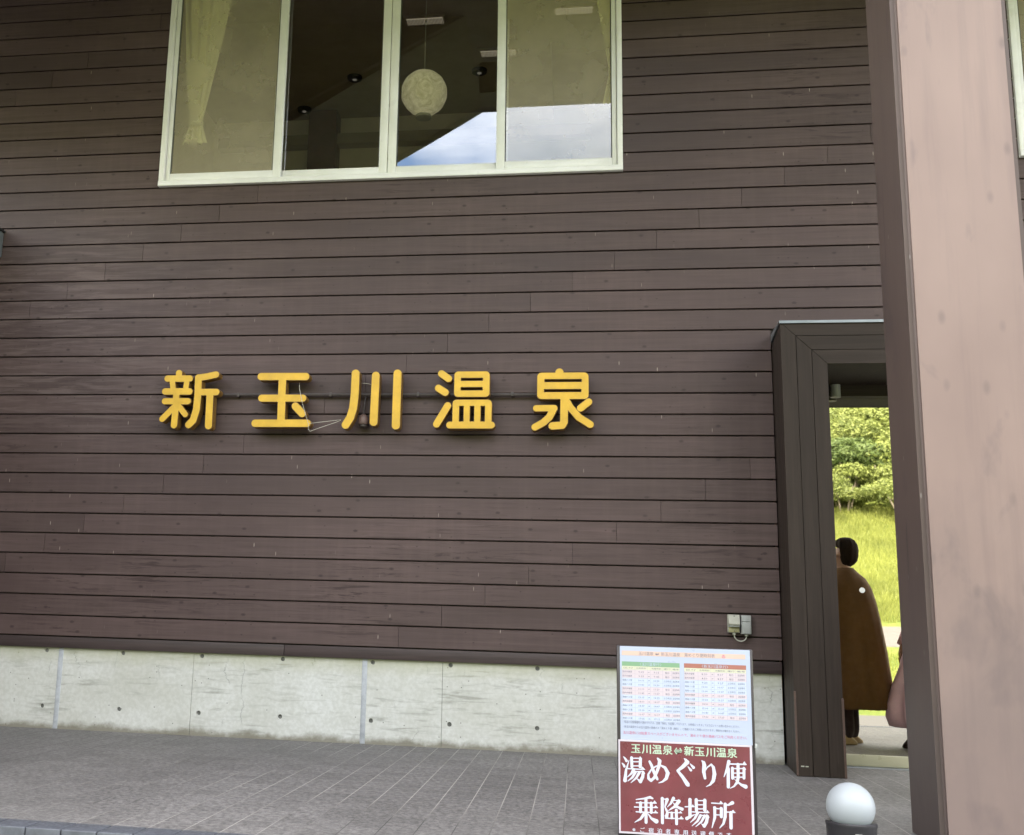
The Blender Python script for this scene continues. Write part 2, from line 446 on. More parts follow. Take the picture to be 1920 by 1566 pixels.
M['glass'] = m_glass('window_glass', 0.165, (0.92, 0.91, 0.87), (0.9, 0.95, 1.0))
M['screenglass'] = m_glass('screened_window_glass', 0.12, (0.90, 0.89, 0.80), (0.85, 0.9, 1.0), 0.28, (0.86, 0.76, 0.56))
M['doorglass'] = m_glass('bronze_door_glass', 0.80, (0.30, 0.19, 0.08), (1.0, 0.95, 0.80), rgh=0.012)
def m_clear():
    q = N('clear_back_of_glass'); q.n.remove(q.b)
    t = q.n.new('ShaderNodeBsdfTransparent'); q.lk(t.outputs[0], q.n['Material Output'].inputs[0]); return q.m
M['clear'] = m_clear()
M['flash'] = worn('metal_flashing', (0.24, 0.265, 0.285), 0.4, 0.15, 8, metal=0.6)
M['fascia'] = worn('canopy_fascia', (0.27,0.28,0.34), 0.5, 0.15, 4)
M['soffit'] = worn('canopy_soffit', (0.075, 0.060, 0.046), 0.6, 0.3, 3)
M['plaster'] = worn('room_plaster', (0.80, 0.72, 0.60), 0.8, 0.12, 3)
M['gable'] = worn('gable_boarding', (0.55, 0.49, 0.40), 0.7, 0.12, 3)
M['ceiling'] = worn('room_ceiling', (0.40, 0.33, 0.25), 0.7, 0.15, 4)
M['redwood'] = worn('inner_post', (0.16, 0.07, 0.045), 0.5, 0.25, 8)
M['lobby'] = worn('lobby_wood', (0.26, 0.13, 0.05), 0.6, 0.25, 5)
M['yellow'] = worn('yellow_letter_face', (0.62, 0.37, 0.020), 0.45, 0.20, 7)
M['ochre'] = worn('letter_return', (0.20, 0.105, 0.02), 0.45, 0.3, 18)
M['darkmetal'] = worn('dark_pipe', (0.055, 0.043, 0.040), 0.5, 0.3, 14)
M['rust'] = worn('brown_fitting', (0.15, 0.095, 0.080), 0.5, 0.35, 24)
M['wire'] = worn('pale_wire', (0.50, 0.47, 0.40), 0.5, 0.2, 20)
M['boxgrey'] = worn('outlet_grey', (0.33,0.34,0.325), 0.4, 0.12, 14)
M['boxcream'] = worn('outlet_cream', (0.38,0.38,0.31), 0.4, 0.18, 16)
M['boxyellow'] = worn('outlet_aged', (0.33,0.31,0.16), 0.5, 0.25, 30)
M['black'] = worn('black_paint', (0.022, 0.021, 0.024), 0.42, 0.25, 14)
M['signframe'] = worn('sign_frame', (0.030, 0.024, 0.026), 0.4, 0.25, 12)
M['paper'] = worn('white_paper', (0.335, 0.375, 0.475), 0.35, 0.04, 4)
M['peach'] = worn('print_peach', (0.50, 0.36, 0.30), 0.4, 0.06, 9)
M['green'] = worn('print_green', (0.16, 0.28, 0.17), 0.4, 0.06, 9)
M['red'] = worn('print_red', (0.28, 0.11, 0.085), 0.4, 0.06, 9)
M['rowpink'] = worn('print_pink', (0.45, 0.39, 0.42), 0.4, 0.04, 9)
M['rowblue'] = worn('print_blue', (0.38, 0.43, 0.53), 0.4, 0.04, 9)
M['rowyellow'] = worn('print_yellow', (0.46, 0.46, 0.34), 0.4, 0.04, 9)
M['ink'] = worn('print_ink', (0.14, 0.15, 0.20), 0.5, 0.1, 9)
M['inkred'] = worn('print_red_ink', (0.42,0.13,0.2), 0.5, 0.1, 9)
M['inkline'] = worn('print_rule', (0.27,0.28,0.34), 0.5, 0.1, 9)
M['maroon'] = worn('maroon_print', (0.135,0.032,0.040), 0.32, 0.25, 5)
M['pinkborder'] = worn('poster_border', (0.44,0.40,0.44), 0.4, 0.05, 9)
M['inkgreen'] = worn('mint_lettering', (0.36,0.47,0.35), 0.5, 0.06, 30)
M['inkwhite'] = worn('white_lettering', (0.45,0.47,0.54), 0.5, 0.04, 30)
M['globe'] = worn('opal_globe', (0.29,0.315,0.335), 0.5, 0.03, 3)
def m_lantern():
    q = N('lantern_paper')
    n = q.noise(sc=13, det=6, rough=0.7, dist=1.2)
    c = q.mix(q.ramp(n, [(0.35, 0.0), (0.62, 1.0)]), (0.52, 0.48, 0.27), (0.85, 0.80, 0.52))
    q.lk(c, q.b.inputs['Emission Color']); q.b.inputs['Emission Strength'].default_value = 0.045     # faint glow added to the paper in place of daylight falling on it
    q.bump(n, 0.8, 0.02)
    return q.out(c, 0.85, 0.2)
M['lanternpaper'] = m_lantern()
M['cord'] = worn('white_cord', (0.5, 0.48, 0.42), 0.6, 0.1, 9)
M['curtain'] = worn('cream_curtain', (0.90, 0.86, 0.62), 0.85, 0.06, 8)
M['louvre'] = m_emit('light_diffuser', (1.0, 0.9, 0.68), 0.055, (0.45, 0.43, 0.36))
M['downlight'] = m_emit('small_lamp', (1.0, 0.93, 0.8), 0.02, (0.3, 0.3, 0.3))
M['copper'] = worn('edge_guard', (0.085, 0.050, 0.038), 0.45, 0.3, 18)
M['rail'] = worn('door_rail', (0.40,0.38,0.25), 0.35, 0.1, 6)
M['sticker'] = worn('round_sticker', (0.75, 0.74, 0.68), 0.5, 0.05, 9)
M['roof'] = worn('roof_metal', (0.12, 0.11, 0.12), 0.45, 0.2, 4)
M['bodywall'] = worn('rear_wall', (0.12, 0.09, 0.08), 0.6, 0.2, 4)
M['asphalt'] = worn('asphalt', (0.055, 0.054, 0.054), 0.85, 0.25, 25)
M['road'] = worn('pale_road', (0.085, 0.08, 0.075), 0.85, 0.2, 2)
M['skin'] = worn('skin', (0.48, 0.30, 0.22), 0.5, 0.08, 9)
M['eye'] = worn('eye_dark', (0.02, 0.015, 0.012), 0.3, 0.05, 9)
M['lip'] = worn('lip', (0.38, 0.15, 0.13), 0.45, 0.05, 9)
M['hair'] = worn('dark_hair', (0.022, 0.014, 0.009), 0.85, 0.4, 60, 0.2)
M['brown'] = worn('brown_cloth', (0.140, 0.070, 0.019), 0.85, 0.2, 9)
M['pink'] = worn('pink_cloth', (0.95, 0.66, 0.80), 0.85, 0.15, 9)
M['darkcloth'] = worn('dark_cloth', (0.035, 0.022, 0.022), 0.85, 0.2, 9)
M['sandal'] = worn('sandal', (0.35, 0.26, 0.13), 0.6, 0.2, 9)
M['bark'] = worn('bark', (0.30, 0.25, 0.19), 0.9, 0.4, 7)
M['leafA'] = m_leaf('bush_leaves', (0.085, 0.115, 0.032), (0.205, 0.235, 0.062))
M['leafB'] = m_leaf('dark_leaves', (0.048, 0.080, 0.024), (0.115, 0.155, 0.044))
M['blade'] = m_leaf('grass_blades', (0.130, 0.155, 0.032), (0.230, 0.250, 0.058))
def m_ground():
    q = N('grass_ground')
    a = q.noise(sc=0.25, det=5); b = q.noise(sc=5, det=5, rough=0.7)
    c = q.mix(q.ramp(a, [(0.35, 0.0), (0.65, 1.0)]), (0.085, 0.110, 0.026), (0.160, 0.180, 0.044))
    c = q.mix(q.ramp(b, [(0.4, 0.5), (0.6, 0.0)]), c, (0.05, 0.085, 0.018))
    q.bump(b, 0.6, 0.2)
    return q.out(c, 0.9, 0.1)
M['ground'] = m_ground()

# ------------------------------------------------------------------ distance-field lettering
def sdf_field(items, x0, z0, h, nx, nz):
    X, Z = np.meshgrid(x0 + h*np.arange(nx), z0 + h*np.arange(nz), indexing='ij')
    D = np.full(X.shape, 1e3)
    for it in items:
        if it[0] == 's':
            pts = it[1]
            for (ax, az, ra), (bx, bz, rb) in zip(pts[:-1], pts[1:]):
                dx, dz = bx-ax, bz-az; L = dx*dx + dz*dz + 1e-12
                t = np.clip(((X-ax)*dx + (Z-az)*dz)/L, 0, 1)
                D = np.minimum(D, np.hypot(X-ax-t*dx, Z-az-t*dz) - (ra + t*(rb-ra)))
        elif it[0] == 'p':
            pts = it[1]; n = len(pts); d = np.full(X.shape, 1e6); s = np.ones(X.shape)
            j = n-1
            for i in range(n):
                ex, ez = pts[j][0]-pts[i][0], pts[j][1]-pts[i][1]
                wx, wz = X-pts[i][0], Z-pts[i][1]
                t = np.clip((wx*ex + wz*ez)/(ex*ex+ez*ez+1e-12), 0, 1)
                d = np.minimum(d, (wx-ex*t)**2 + (wz-ez*t)**2)
                c1 = Z >= pts[i][1]; c2 = Z < pts[j][1]; c3 = ex*wz > ez*wx
                flip = (c1 & c2 & c3) | (~c1 & ~c2 & ~c3)
                s = np.where(flip, -s, s); j = i
            D = np.minimum(D, s*np.sqrt(d))
        elif it[0] == 'b':
            _, a, b, c, e, r = it
            qx = np.abs(X-(a+c)/2) - abs(c-a)/2 + r; qz = np.abs(Z-(b+e)/2) - abs(e-b)/2 + r
            D = np.minimum(D, np.hypot(np.maximum(qx, 0), np.maximum(qz, 0)) + np.minimum(np.maximum(qx, qz), 0) - r)
    for it in items:
        if it[0] == 'c':
            _, a, b, c, e, r = it
            qx = np.abs(X-(a+c)/2) - abs(c-a)/2; qz = np.abs(Z-(b+e)/2) - abs(e-b)/2
            D = np.maximum(D, -(np.hypot(np.maximum(qx, 0), np.maximum(qz, 0)) + np.minimum(np.maximum(qx, qz), 0)))
    return D

def sdf_fill(mb, D, x0, z0, h, iso, y, depth=0.0, mi=0, mi_side=0):
    """fill the region D < iso as faces at y (facing -y); depth > 0 adds sides going back (+y)"""
    F = D - iso
    nx, nz = F.shape
    inside = F < 0
    full = inside[:-1, :-1] & inside[1:, :-1] & inside[1:, 1:] & inside[:-1, 1:]
    anyin = inside[:-1, :-1] | inside[1:, :-1] | inside[1:, 1:] | inside[:-1, 1:]
    vs, fs, sides = [], [], []
    def P(i, j): return (x0 + i*h, z0 + j*h)
    def I(a, b, fa, fb):
        t = fa/(fa-fb); return (a[0]+(b[0]-a[0])*t, a[1]+(b[1]-a[1])*t)
    for i in range(nx-1):
        j = 0
        while j < nz-1:
            if full[i, j]:
                k = j
                while k < nz-1 and full[i, k]: k += 1
                n = len(vs); vs += [P(i, j), P(i+1, j), P(i+1, k), P(i, k)]; fs.append((n, n+1, n+2, n+3)); j = k
                continue
            if anyin[i, j]:
                cs = [(i, j), (i+1, j), (i+1, j+1), (i, j+1)]
                poly = []
                for q in range(4):
                    a, b = cs[q], cs[(q+1) % 4]
                    fa, fb = F[a], F[b]
                    if fa < 0: poly.append((P(*a), 0))
                    if (fa < 0) != (fb < 0): poly.append((I(P(*a), P(*b), fa, fb), 1))
                if len(poly) >= 3:
                    n = len(vs); vs += [p for p, _ in poly]; fs.append(tuple(range(n, n+len(poly))))
                    for q in range(len(poly)):
                        (p, a), (r_, b) = poly[q], poly[(q+1) % len(poly)]
                        if a and b: sides.append((p, r_))
            j += 1
    mb.add([(x, y, z) for x, z in vs], fs, mi)
    if depth > 0:
        for p, r_ in sides:
            mb.add([(p[0], y, p[1]), (p[0], y+depth, p[1]), (r_[0], y+depth, r_[1]), (r_[0], y, r_[1])], [(0, 1, 2, 3)], mi_side)

_fontcache = {}
def text_mesh(mb, body, x, z, w, h, y, align='C', bold=0.0, res=2, mi=0):
    """a line of type fitted into width w (if given) and em height h, reading towards -y"""
    key = (body, bold, res)
    if key not in _fontcache:
        cu = bpy.data.curves.new('type', 'FONT'); cu.body = body; cu.size = 1.0; cu.resolution_u = res; cu.offset = bold
        ob = bpy.data.objects.new('type', cu); col.objects.link(ob)
        dg = bpy.context.evaluated_depsgraph_get()
        me = bpy.data.meshes.new_from_object(ob.evaluated_get(dg))
        vs = [tuple(v.co) for v in me.vertices]; fs = [tuple(p.vertices) for p in me.polygons]
        bpy.data.objects.remove(ob); bpy.data.curves.remove(cu); bpy.data.meshes.remove(me)
        _fontcache[key] = (vs, fs)
    vs, fs = _fontcache[key]
    if not vs: return
    xa, xb = min(v[0] for v in vs), max(v[0] for v in vs)
    sz = h
    sx = w/(xb-xa) if w else sz
    off = {'L': xa, 'C': (xa+xb)/2, 'R': xb}[align]
    mb.add([(x + (v[0]-off)*sx, y, z + (v[1]-0.38)*sz) for v in vs], fs, mi)

# ================================================================== GROUND
PITCH, Z0 = 0.14, 0.6063
DROP = -0.6
def terrain(y, x=0.0):
    prof = [(40, DROP), (-15, DROP), (-20.2, 0.45), (-20.6, 0.60), (-24.2, 1.12), (-24.7, 1.10), (-45, 6.3), (-62, 15.0), (-76, 22.5), (-110, 25), (-500, 25)]
    for (y0, z0), (y1, z1) in zip(prof[:-1], prof[1:]):
        if y1 <= y <= y0:
            t = (y0-y)/(y0-y1); z = z0 + t*(z1-z0); break
    else: z = prof[-1][1] if y < -500 else DROP
    if y < -26:
        a = min(1, (-26-y)/15)
        z += a*(0.35*math.sin(x*0.31+y*0.17) + 0.5*math.sin(x*0.11-y*0.09+1))
    return z
ys = [40, 12, -3, -10, -15, -16, -17.5, -19, -20.2, -20.6, -22, -24.2, -24.7] + [-26-1.5*i for i in range(36)] + [-84, -92, -110, -200, -500]
xs = [-500, -200, -90] + [-60+4*i for i in range(41)] + [130, 220, 500]
g = MB()
vs = [(x, y, terrain(y, x)) for y in ys for x in xs]
nx = len(xs)
g.add(vs, [(i*nx+k, (i+1)*nx+k, (i+1)*nx+k+1, i*nx+k+1) for i in range(len(ys)-1) for k in range(nx-1)])
g.build('ground', M['ground'], smooth=True, kind='structure')
d = MB(); d.box(-60, 60, -14.6, -4.25, DROP-0.05, DROP+0.006)
d.build('driveway', M['asphalt'], kind='structure')
d = MB()
d.add([(-90, -20.65, .612+.01), (90, -20.65, .612+.01), (90, -24.15, 1.125), (-90, -24.15, 1.125)], [(0, 3, 2, 1)])
d.add([(-90, -20.45, .40), (90, -20.45, .40), (90, -20.65, .622), (-90, -20.65, .622)], [(0, 3, 2, 1)])
d.build('road', M['road'], kind='structure')

p = MB(); p.box(-9, 9, -3.19, 3.2, -0.6, 0.0)
p.build('platform', M['tiles'], kind='structure')
k = MB(); TP = 0.13625
i = 0
x = 0.082 - 66*TP
while x < 9:
    k.bbox(x+0.0018, x+TP-0.0018, -3.336, -3.1935, -0.11, 0.0015, 0.005, 0, random.random(), 3)
    x += TP
k.box(-9, 9, -3.325, -3.192, -0.115, -0.006, 1)
k.build('kerb', [M['kerb'], M['kerbjoint']], smooth='auto', kind='structure')
s = MB()
for n in range(1, 4): s.box(-9, 9, -3.32-0.31*n, -3.32-0.31*(n-1)-0.0005 if n > 1 else -3.19, -0.6, -0.15*n)
s.build('steps', M['concrete'], kind='structure')

# ================================================================== BUILDING
B = empty('bathhouse', (0, 0, 0), 'dark brown bathhouse front of horizontal boards on a pale concrete base', 'building')
WX0, WX1 = -4.75, 7.0
WINS = [(-3.004, 0.313, 3.832, 5.72), (2.815, 6.132, 3.832, 5.72)]
# boards
sd = MB()
Y_B, DEEP = 0.0, 0.020
def board(x0, x1, z0, z1, tint):
    j = random.uniform(-0.0012, 0.0012)
    prof = [(DEEP+.01, z0+0.0075), (j+0.0015, z0+0.0075), (j, z0+0.0095), (j, z1-0.0040), (j+0.0045, z1-0.0008), (DEEP+.01, z1-0.0004)]
    sd.prismx(prof, x0+0.0011, x1-0.0011, 0, tint)
    vs_n = 0
def spans(x0, x1, z0, z1):
    segs = [(x0, x1)]
    for (a, b, c, e) in WINS:
        if z1 > c+0.002 and z0 < e-0.002:
            segs = [q for (u, v) in segs for q in ((u, min(v, a)), (max(u, b), v)) if q[1]-q[0] > 0.02]
    a, b, c, e = (1.240, 3.875, -1, 2.66)
    if z0 < e:
        segs = [q for (u, v) in segs for q in ((u, min(v, a)), (max(u, b), v)) if q[1]-q[0] > 0.02]
    return segs
for kk in range(0, 41):
    z0, z1 = Z0 + kk*PITCH, Z0 + (kk+1)*PITCH
    js = sorted((-1.142 + 0.2785*kk) % 3.62 + 3.62*n for n in range(-3, 4))
    base_t = random.random()
    jobs = [(u, v, z0, z1) for (u, v) in spans(WX0, WX1, z0, z1)]
    for (a, bb, c, e) in WINS:
        if z0 < c-0.003 < z1: jobs.append((a, bb, z0, c-0.002))
        if z0 < e+0.003 < z1: jobs.append((a, bb, e+0.002, z1))
    for (u, v, za, zb) in jobs:
        cuts = [u] + [q for q in js if u+0.05 < q < v-0.05] + [v]
        for a, bb in zip(cuts[:-1], cuts[1:]): board(a, bb, za, zb, random.random())
sd.box(WX0, WINS[0][0], DEEP+0.003, 0.12, 0.545, 6.3, 1)      # backing behind the boards
sd.box(WINS[0][0], WINS[0][1], DEEP+0.003, 0.12, 0.545, WINS[0][2], 1)
sd.box(WINS[0][0], WINS[0][1], DEEP+0.003, 0.12, WINS[0][3], 6.3, 1)
sd.box(WINS[0][1], 1.225, DEEP+0.003, 0.12, 0.545, 6.3, 1)
sd.box(1.225, 2.815, DEEP+0.003, 0.12, 2.66, 6.3, 1)
sd.box(2.815, 3.875, DEEP+0.003, 0.12, 2.66, 3.832, 1)
sd.box(3.875, 6.132, DEEP+0.003, 0.12, 0.545, 3.832, 1)
sd.box(2.815, 6.132, DEEP+0.003, 0.12, 5.72, 6.3, 1)
sd.box(6.132, WX1, DEEP+0.003, 0.12, 0.545, 6.3, 1)
sd.build('board_cladding', [M['siding'], M['groove']], B)
for a, b in ((WX0, -1.9), (-1.897, 1.236), (3.88, WX1)):
    t = MB(); t.bbox(a, b, -0.004, 0.045, 0.533, 0.6055, 0.003, 0, random.random())
    t.build('base_trim', M['trim'], B, smooth='auto')

# concrete base with real tie holes
def concrete(x0, x1, holes):
    bm = bmesh.new(); bmesh.ops.create_cube(bm, size=1)
    bmesh.ops.scale(bm, verts=bm.verts, vec=(x1-x0, 0.16, 0.575)); bmesh.ops.translate(bm, verts=bm.verts, vec=((x0+x1)/2, 0.10, 0.2475))
    me = bpy.data.meshes.new('tmp'); bm.to_mesh(me); bm.free()
    ob = bpy.data.objects.new('tmp', me); col.objects.link(ob)
    bm = bmesh.new()
    for (hx, hz) in holes:
        bmesh.ops.create_cone(bm, cap_ends=True, segments=20, radius1=0.0165, radius2=0.0135, depth=0.05,
                              matrix=Matrix.Translation((hx, 0.02, hz)) @ Matrix.Rotation(R(-90), 4, 'X'))
    mc = bpy.data.meshes.new('tmpc'); bm.to_mesh(mc); bm.free()
    oc = bpy.data.objects.new('tmpc', mc); col.objects.link(oc)
    md = ob.modifiers.new('b', 'BOOLEAN'); md.operation = 'DIFFERENCE'; md.object = oc; md.solver = 'EXACT'
    dg = bpy.context.evaluated_depsgraph_get()
    r = bpy.data.meshes.new_from_object(ob.evaluated_get(dg))
    v = [tuple(q.co) for q in r.vertices]; f = [tuple(q.vertices) for q in r.polygons]
    bpy.data.objects.remove(ob); bpy.data.objects.remove(oc)
    return v, f
HX = [-3.57, -3.02, -2.465, -1.911, -1.309, -0.801, -0.248, 0.30, 0.85]
edges = [WX0, -3.463, -2.52, -1.36, -0.851, 0.62, 1.236]
for a, b in zip(edges[:-1], edges[1:]):
    hs = [(hx, hz) for hx in HX for hz in (0.146, 0.512) if a+0.02 < hx < b-0.02]
    v, f = concrete(a+0.0012, b-0.0012, hs)
    cb = MB(); cb.add(v, f); cb.build('concrete_panel', M['concrete'], B)
cb = MB(); cb.box(3.9, WX1, 0.02, 0.18, -0.04, 0.535)
cb.build('concrete_panel', M['concrete'], B)
for hx in HX:
    for hz in (0.146, 0.512):
        n = 14; hl = MB()
        hl.add([(hx+0.0155*math.cos(2*math.pi*q/n), 0.0335, hz+0.0155*math.sin(2*math.pi*q/n)) for q in range(n)], [tuple(range(n))])
        hl.build('tie_hole', M['mortar'], B)
for xx in (-3.463, -1.36):
    cs = MB(); cs.bbox(xx-0.017, xx+0.017, 0.0165, 0.03, 0.002, 0.533, 0.003)
    cs.build('joint_sealant', M['caulk'], B, smooth='auto')

# ---- windows
def window(w, label):
    x0, x1, z0, z1 = w
    f = MB()
    fy0, fy1 = -0.028, 0.115
    f.bbox(x0, x1, fy0-0.006, fy1, z0, z0+0.040, 0.003)                    # sill
    f.bbox(x0, x0+0.036, fy0, fy1-0.001, z0+0.041, z1-0.045, 0.003)
    f.bbox(x1-0.036, x1, fy0, fy1-0.001, z0+0.041, z1-0.045, 0.003)
    f.bbox(x0, x1, fy0-0.002, fy1, z1-0.044, z1, 0.003)
    f.box(x0+0.037, x1-0.037, 0.042, 0.048, z0+0.0405, z0+0.056)           # track upstand
    fo = f.build('window', M['sash'], B, smooth='auto')
    W = x1-x0
    xa, xb = x0+0.040, x1-0.040
    m1, m3, mid = x0+0.848, x0+2.500, x0+1.676
    spec = [(xa, m1+0.058, 0, 'o'), (m1-0.026, mid-0.002, 1, 'i'), (mid+0.002, m3+0.03, 1, 'i'), (m3-0.048, xb, 0, 'o')]
    for (a, b, tr, kind) in spec:
        y0, y1 = (0.004, 0.038) if tr == 0 else (0.050, 0.084)
        s = MB(); zb, zt = z0+(0.046 if tr == 0 else 0.060), z1-0.048
        bw = 0.062
        st = 0.060
        lw, rw = (0.030 if a == xa else st), (0.030 if b == xb else st)
        s.bbox(a, a+lw, y0, y1, zb, zt, 0.003)
        s.bbox(b-rw, b, y0, y1, zb, zt, 0.003)
        s.bbox(a+lw+0.0003, b-rw-0.0003, y0+0.003, y1-0.003, zb, zb+bw, 0.003)
        s.bbox(a+lw+0.0003, b-rw-0.0003, y0+0.003, y1-0.003, zt-bw, zt, 0.003)
        s.box(a+lw+0.0005, a+lw+0.0065, y0+0.007, y1-0.007, zb+bw+0.0003, zt-bw-0.0003, 1)
        s.box(b-rw-0.0065, b-rw-0.0005, y0+0.007, y1-0.007, zb+bw+0.0003, zt-bw-0.0003, 1)
        s.build('sash', [M['sash'], M['sashdark']], fo, smooth='auto')
        gp = MB(); ym = (y0+y1)/2
        gp.pane(a+lw+0.003, b-rw-0.003, ym-0.002, ym+0.002, zb+bw-0.004, zt-bw+0.004)
        gp.build('pane', [M['screenglass'] if kind == 'o' else M['glass'], M['clear']], fo)
    return fo
window(WINS[0], ''); window(WINS[1], '')

# ---- entrance frame: a boxed porch surround standing out of the wall
EX0, EX1, EY, EZ = 1.205, 3.895, -0.54, 2.61
OX0, OX1, OZ = 1.466, 3.634, 2.352
core = MB()
core.box(EX0+0.055, OX0-0.004, EY+0.014, 0.14, 0.004, EZ-0.012)
core.box(OX1+0.004, EX1-0.012, EY+0.014, 0.14, 0.004, EZ-0.012)
core.box(OX0-0.0035, OX1+0.0035, EY+0.014, 0.14, OZ+0.004, EZ-0.012)
bw = (OX0-EX0)/3; bh = (EZ-OZ)/3
for n in range(3):
    gp = 0.0016
    a0, a1 = EX0+n*bw+gp*(n > 0), EX0+(n+1)*bw-gp
    z0_, z1_ = EZ-n*bh-gp*(n > 0), EZ-(n+1)*bh+gp
    # left jamb board, mitred to head board
    core.prism([(a0, 0.003), (a1, 0.003), (a1, z1_-gp), (a0, z0_-gp)], EY, EY+0.0135, 0, random.random())
    b0, b1 = EX1-n*bw-gp*(n > 0), EX1-(n+1)*bw+gp
    core.prism([(b1, 0.003), (b0, 0.003), (b0, z0_-gp), (b1, z1_-gp)], EY, EY+0.0135, 0, random.random())
    core.prism([(a1+gp, z1_), (b1-gp, z1_), (b0-gp, z0_), (a0+gp, z0_)], EY, EY+0.0135, 1, random.random())
# boarded outer flanks and inner reveals
for n in range(5):
    ya, yb = EY+0.016+n*0.107, EY+0.016+(n+1)*0.107-0.003
    yc = min(yb, -0.001); xa_, xb_ = EX0+0.040*(ya-EY)/0.54, EX0+0.040*(yc-EY)/0.54
    core.add([(xa_, ya, 0.003), (xb_, yc, 0.003), (xb_+0.012, yc, 0.003), (xa_+0.012, ya, 0.003), (xa_, ya, EZ-0.014), (xb_, yc, EZ-0.014), (xb_+0.012, yc, EZ-0.014), (xa_+0.012, ya, EZ-0.014)],
             [(0,1,2,3),(7,6,5,4),(4,5,1,0),(5,6,2,1),(6,7,3,2),(7,4,0,3)], 0, random.random())
    core.box(EX1-0.0115, EX1, ya, min(yb, -0.001), 0.003, EZ-0.014, 0, random.random())
    core.box(OX0-0.0035, OX0, ya, yb, 0.003, OZ, 0, random.random())
    core.box(OX1, OX1+0.0035, ya, yb, 0.003, OZ, 0, random.random())
ef = core.build('entrance_surround', [M['porchwood'], M['porchwood_x']], B)
fl = MB()
fl.prismx([(EY-0.012, EZ-0.010), (EY-0.012, EZ+0.006), (0.0, EZ+0.062), (0.0, EZ+0.012), (EY+0.01, EZ-0.002), (EY+0.0, EZ-0.010)][::-1], EX0-0.012, EX1+0.012)
fl.v = [(x + (0.006 + 0.040*(y-EY)/0.54 if x < 2 else 0.0), y, z) for x, y, z in fl.v]
fl.build('flashing', M['flash'], ef)
eg = MB()
eg.bbox(EX0-0.002, EX0+0.009, EY-0.004, EY+0.010, 0.005, 0.46, 0.002)
eg.build('edge_guard', M['copper'], ef)
eg = MB(); eg.bbox(OX0-0.009, OX0+0.003, EY-0.004, EY+0.010, 0.002, 0.43, 0.002)
eg.build('edge_guard', M['copper'], ef)
eg = MB(); eg.box(EX0+0.022, EX0+0.040, EY-0.0012, EY, 0.052, 0.059); eg.box(EX0+0.046, EX0+0.062, EY-0.0012, EY, 0.052, 0.058)
eg.build('paint_mark', M['boxcream'], ef)

# ---- sliding glass doors
DY = 0.15
hd = MB()
hd.box(OX0-0.003, OX1+0.003, DY-0.06, DY+0.06, 2.285, OZ+0.2)
hd.box(OX0-0.003, OX1+0.003, DY-0.075, DY-0.0605, 2.385, 2.40)
hd.build('door_header', M['porchwood_x'], B)
for a, b in ((OX0+0.002, (OX0+OX1)/2-0.002), ((OX0+OX1)/2+0.002, OX1-0.002)):
    dr = MB()
    dr.bbox(a, b, DY-0.022, DY+0.022, 0.004, 0.070, 0.003)
    dr.bbox(a, b, DY-0.020, DY+0.020, 2.292, 2.33, 0.003)
    dr.bbox(a, a+0.045, DY-0.019, DY+0.019, 0.0705, 2.2915, 0.003)
    dr.bbox(b-0.045, b, DY-0.019, DY+0.019, 0.0705, 2.2915, 0.003)
    do = dr.build('sliding_door', M['rail'], B, smooth='auto')
    gp = MB(); gp.pane(a+0.042, b-0.042, DY-0.004, DY+0.004, 0.066, 2.295)
    gp.build('pane', [M['doorglass'], M['clear']], do)
    if a < 2:
        st = MB(); st.tube([(1.757, DY-0.0065, 1.058), (1.757, DY-0.0045, 1.058)], 0.017, 20)
        st.build('sticker', M['sticker'], do)
        q = MB(); q.tube([(1.64, DY-0.066, 2.275), (1.64, DY-0.066, 2.36)], 0.032, 16); q.tube([(1.64, DY-0.066, 2.361), (1.64, DY-0.066, 2.375)], 0.038, 16)
        q.build('door_sensor', M['boxgrey'], B, smooth='auto')
th = MB(); th.bbox(OX0, OX1, DY-0.10, DY+0.08, -0.01, 0.0035, 0.002)
th.build('threshold', M['flash'], B)

# ---- rooms behind the glass
rm = MB()
rx0, rx1, rz0, rz1, ry0, ry1 = -4.1, 6.6, 3.3, 6.35, 0.125, 4.2
rm.add([(rx0,ry0,rz0),(rx1,ry0,rz0),(rx1,ry1,rz0),(rx0,ry1,rz0),(rx0,ry0,rz1),(rx1,ry0,rz1),(rx1,ry1,rz1),(rx0,ry1,rz1)],
       [(0,1,2,3),(3,2,6,7),(0,3,7,4),(1,5,6,2)], 0)
rm.add([(rx0,ry0,rz1),(rx1,ry0,rz1),(rx1,ry1,rz1),(rx0,ry1,rz1)], [(0,3,2,1)], 1)
rm.box(-2.93, -2.62, 3.95, 4.19, 3.3, 6.34, 2)            # red-brown post
rm.box(-4.0, 6.5, 4.05, 4.195, 5.98, 6.10, 1)               # picture rail beam
for xx in (-0.4, 2.4): rm.box(xx, xx+0.16, 0.2, 4.19, 6.22, 6.345, 1)
rm.build('upper_room', [M['plaster'], M['ceiling'], M['redwood']], B)
lb = MB()
lb.add([(1.25,0.215,0.002),(3.86,0.215,0.002),(3.86,3.1,0.002),(1.25,3.1,0.002),(1.25,0.215,2.55),(3.86,0.215,2.55),(3.86,3.1,2.55),(1.25,3.1,2.55)],
       [(0,1,2,3),(3,2,6,7),(0,3,7,4),(1,5,6,2),(4,7,6,5)], 0)
lb.box(1.9, 3.3, 2.4, 2.9, 0.003, 0.95, 0)
lb.build('lobby', [M['lobby']], B)
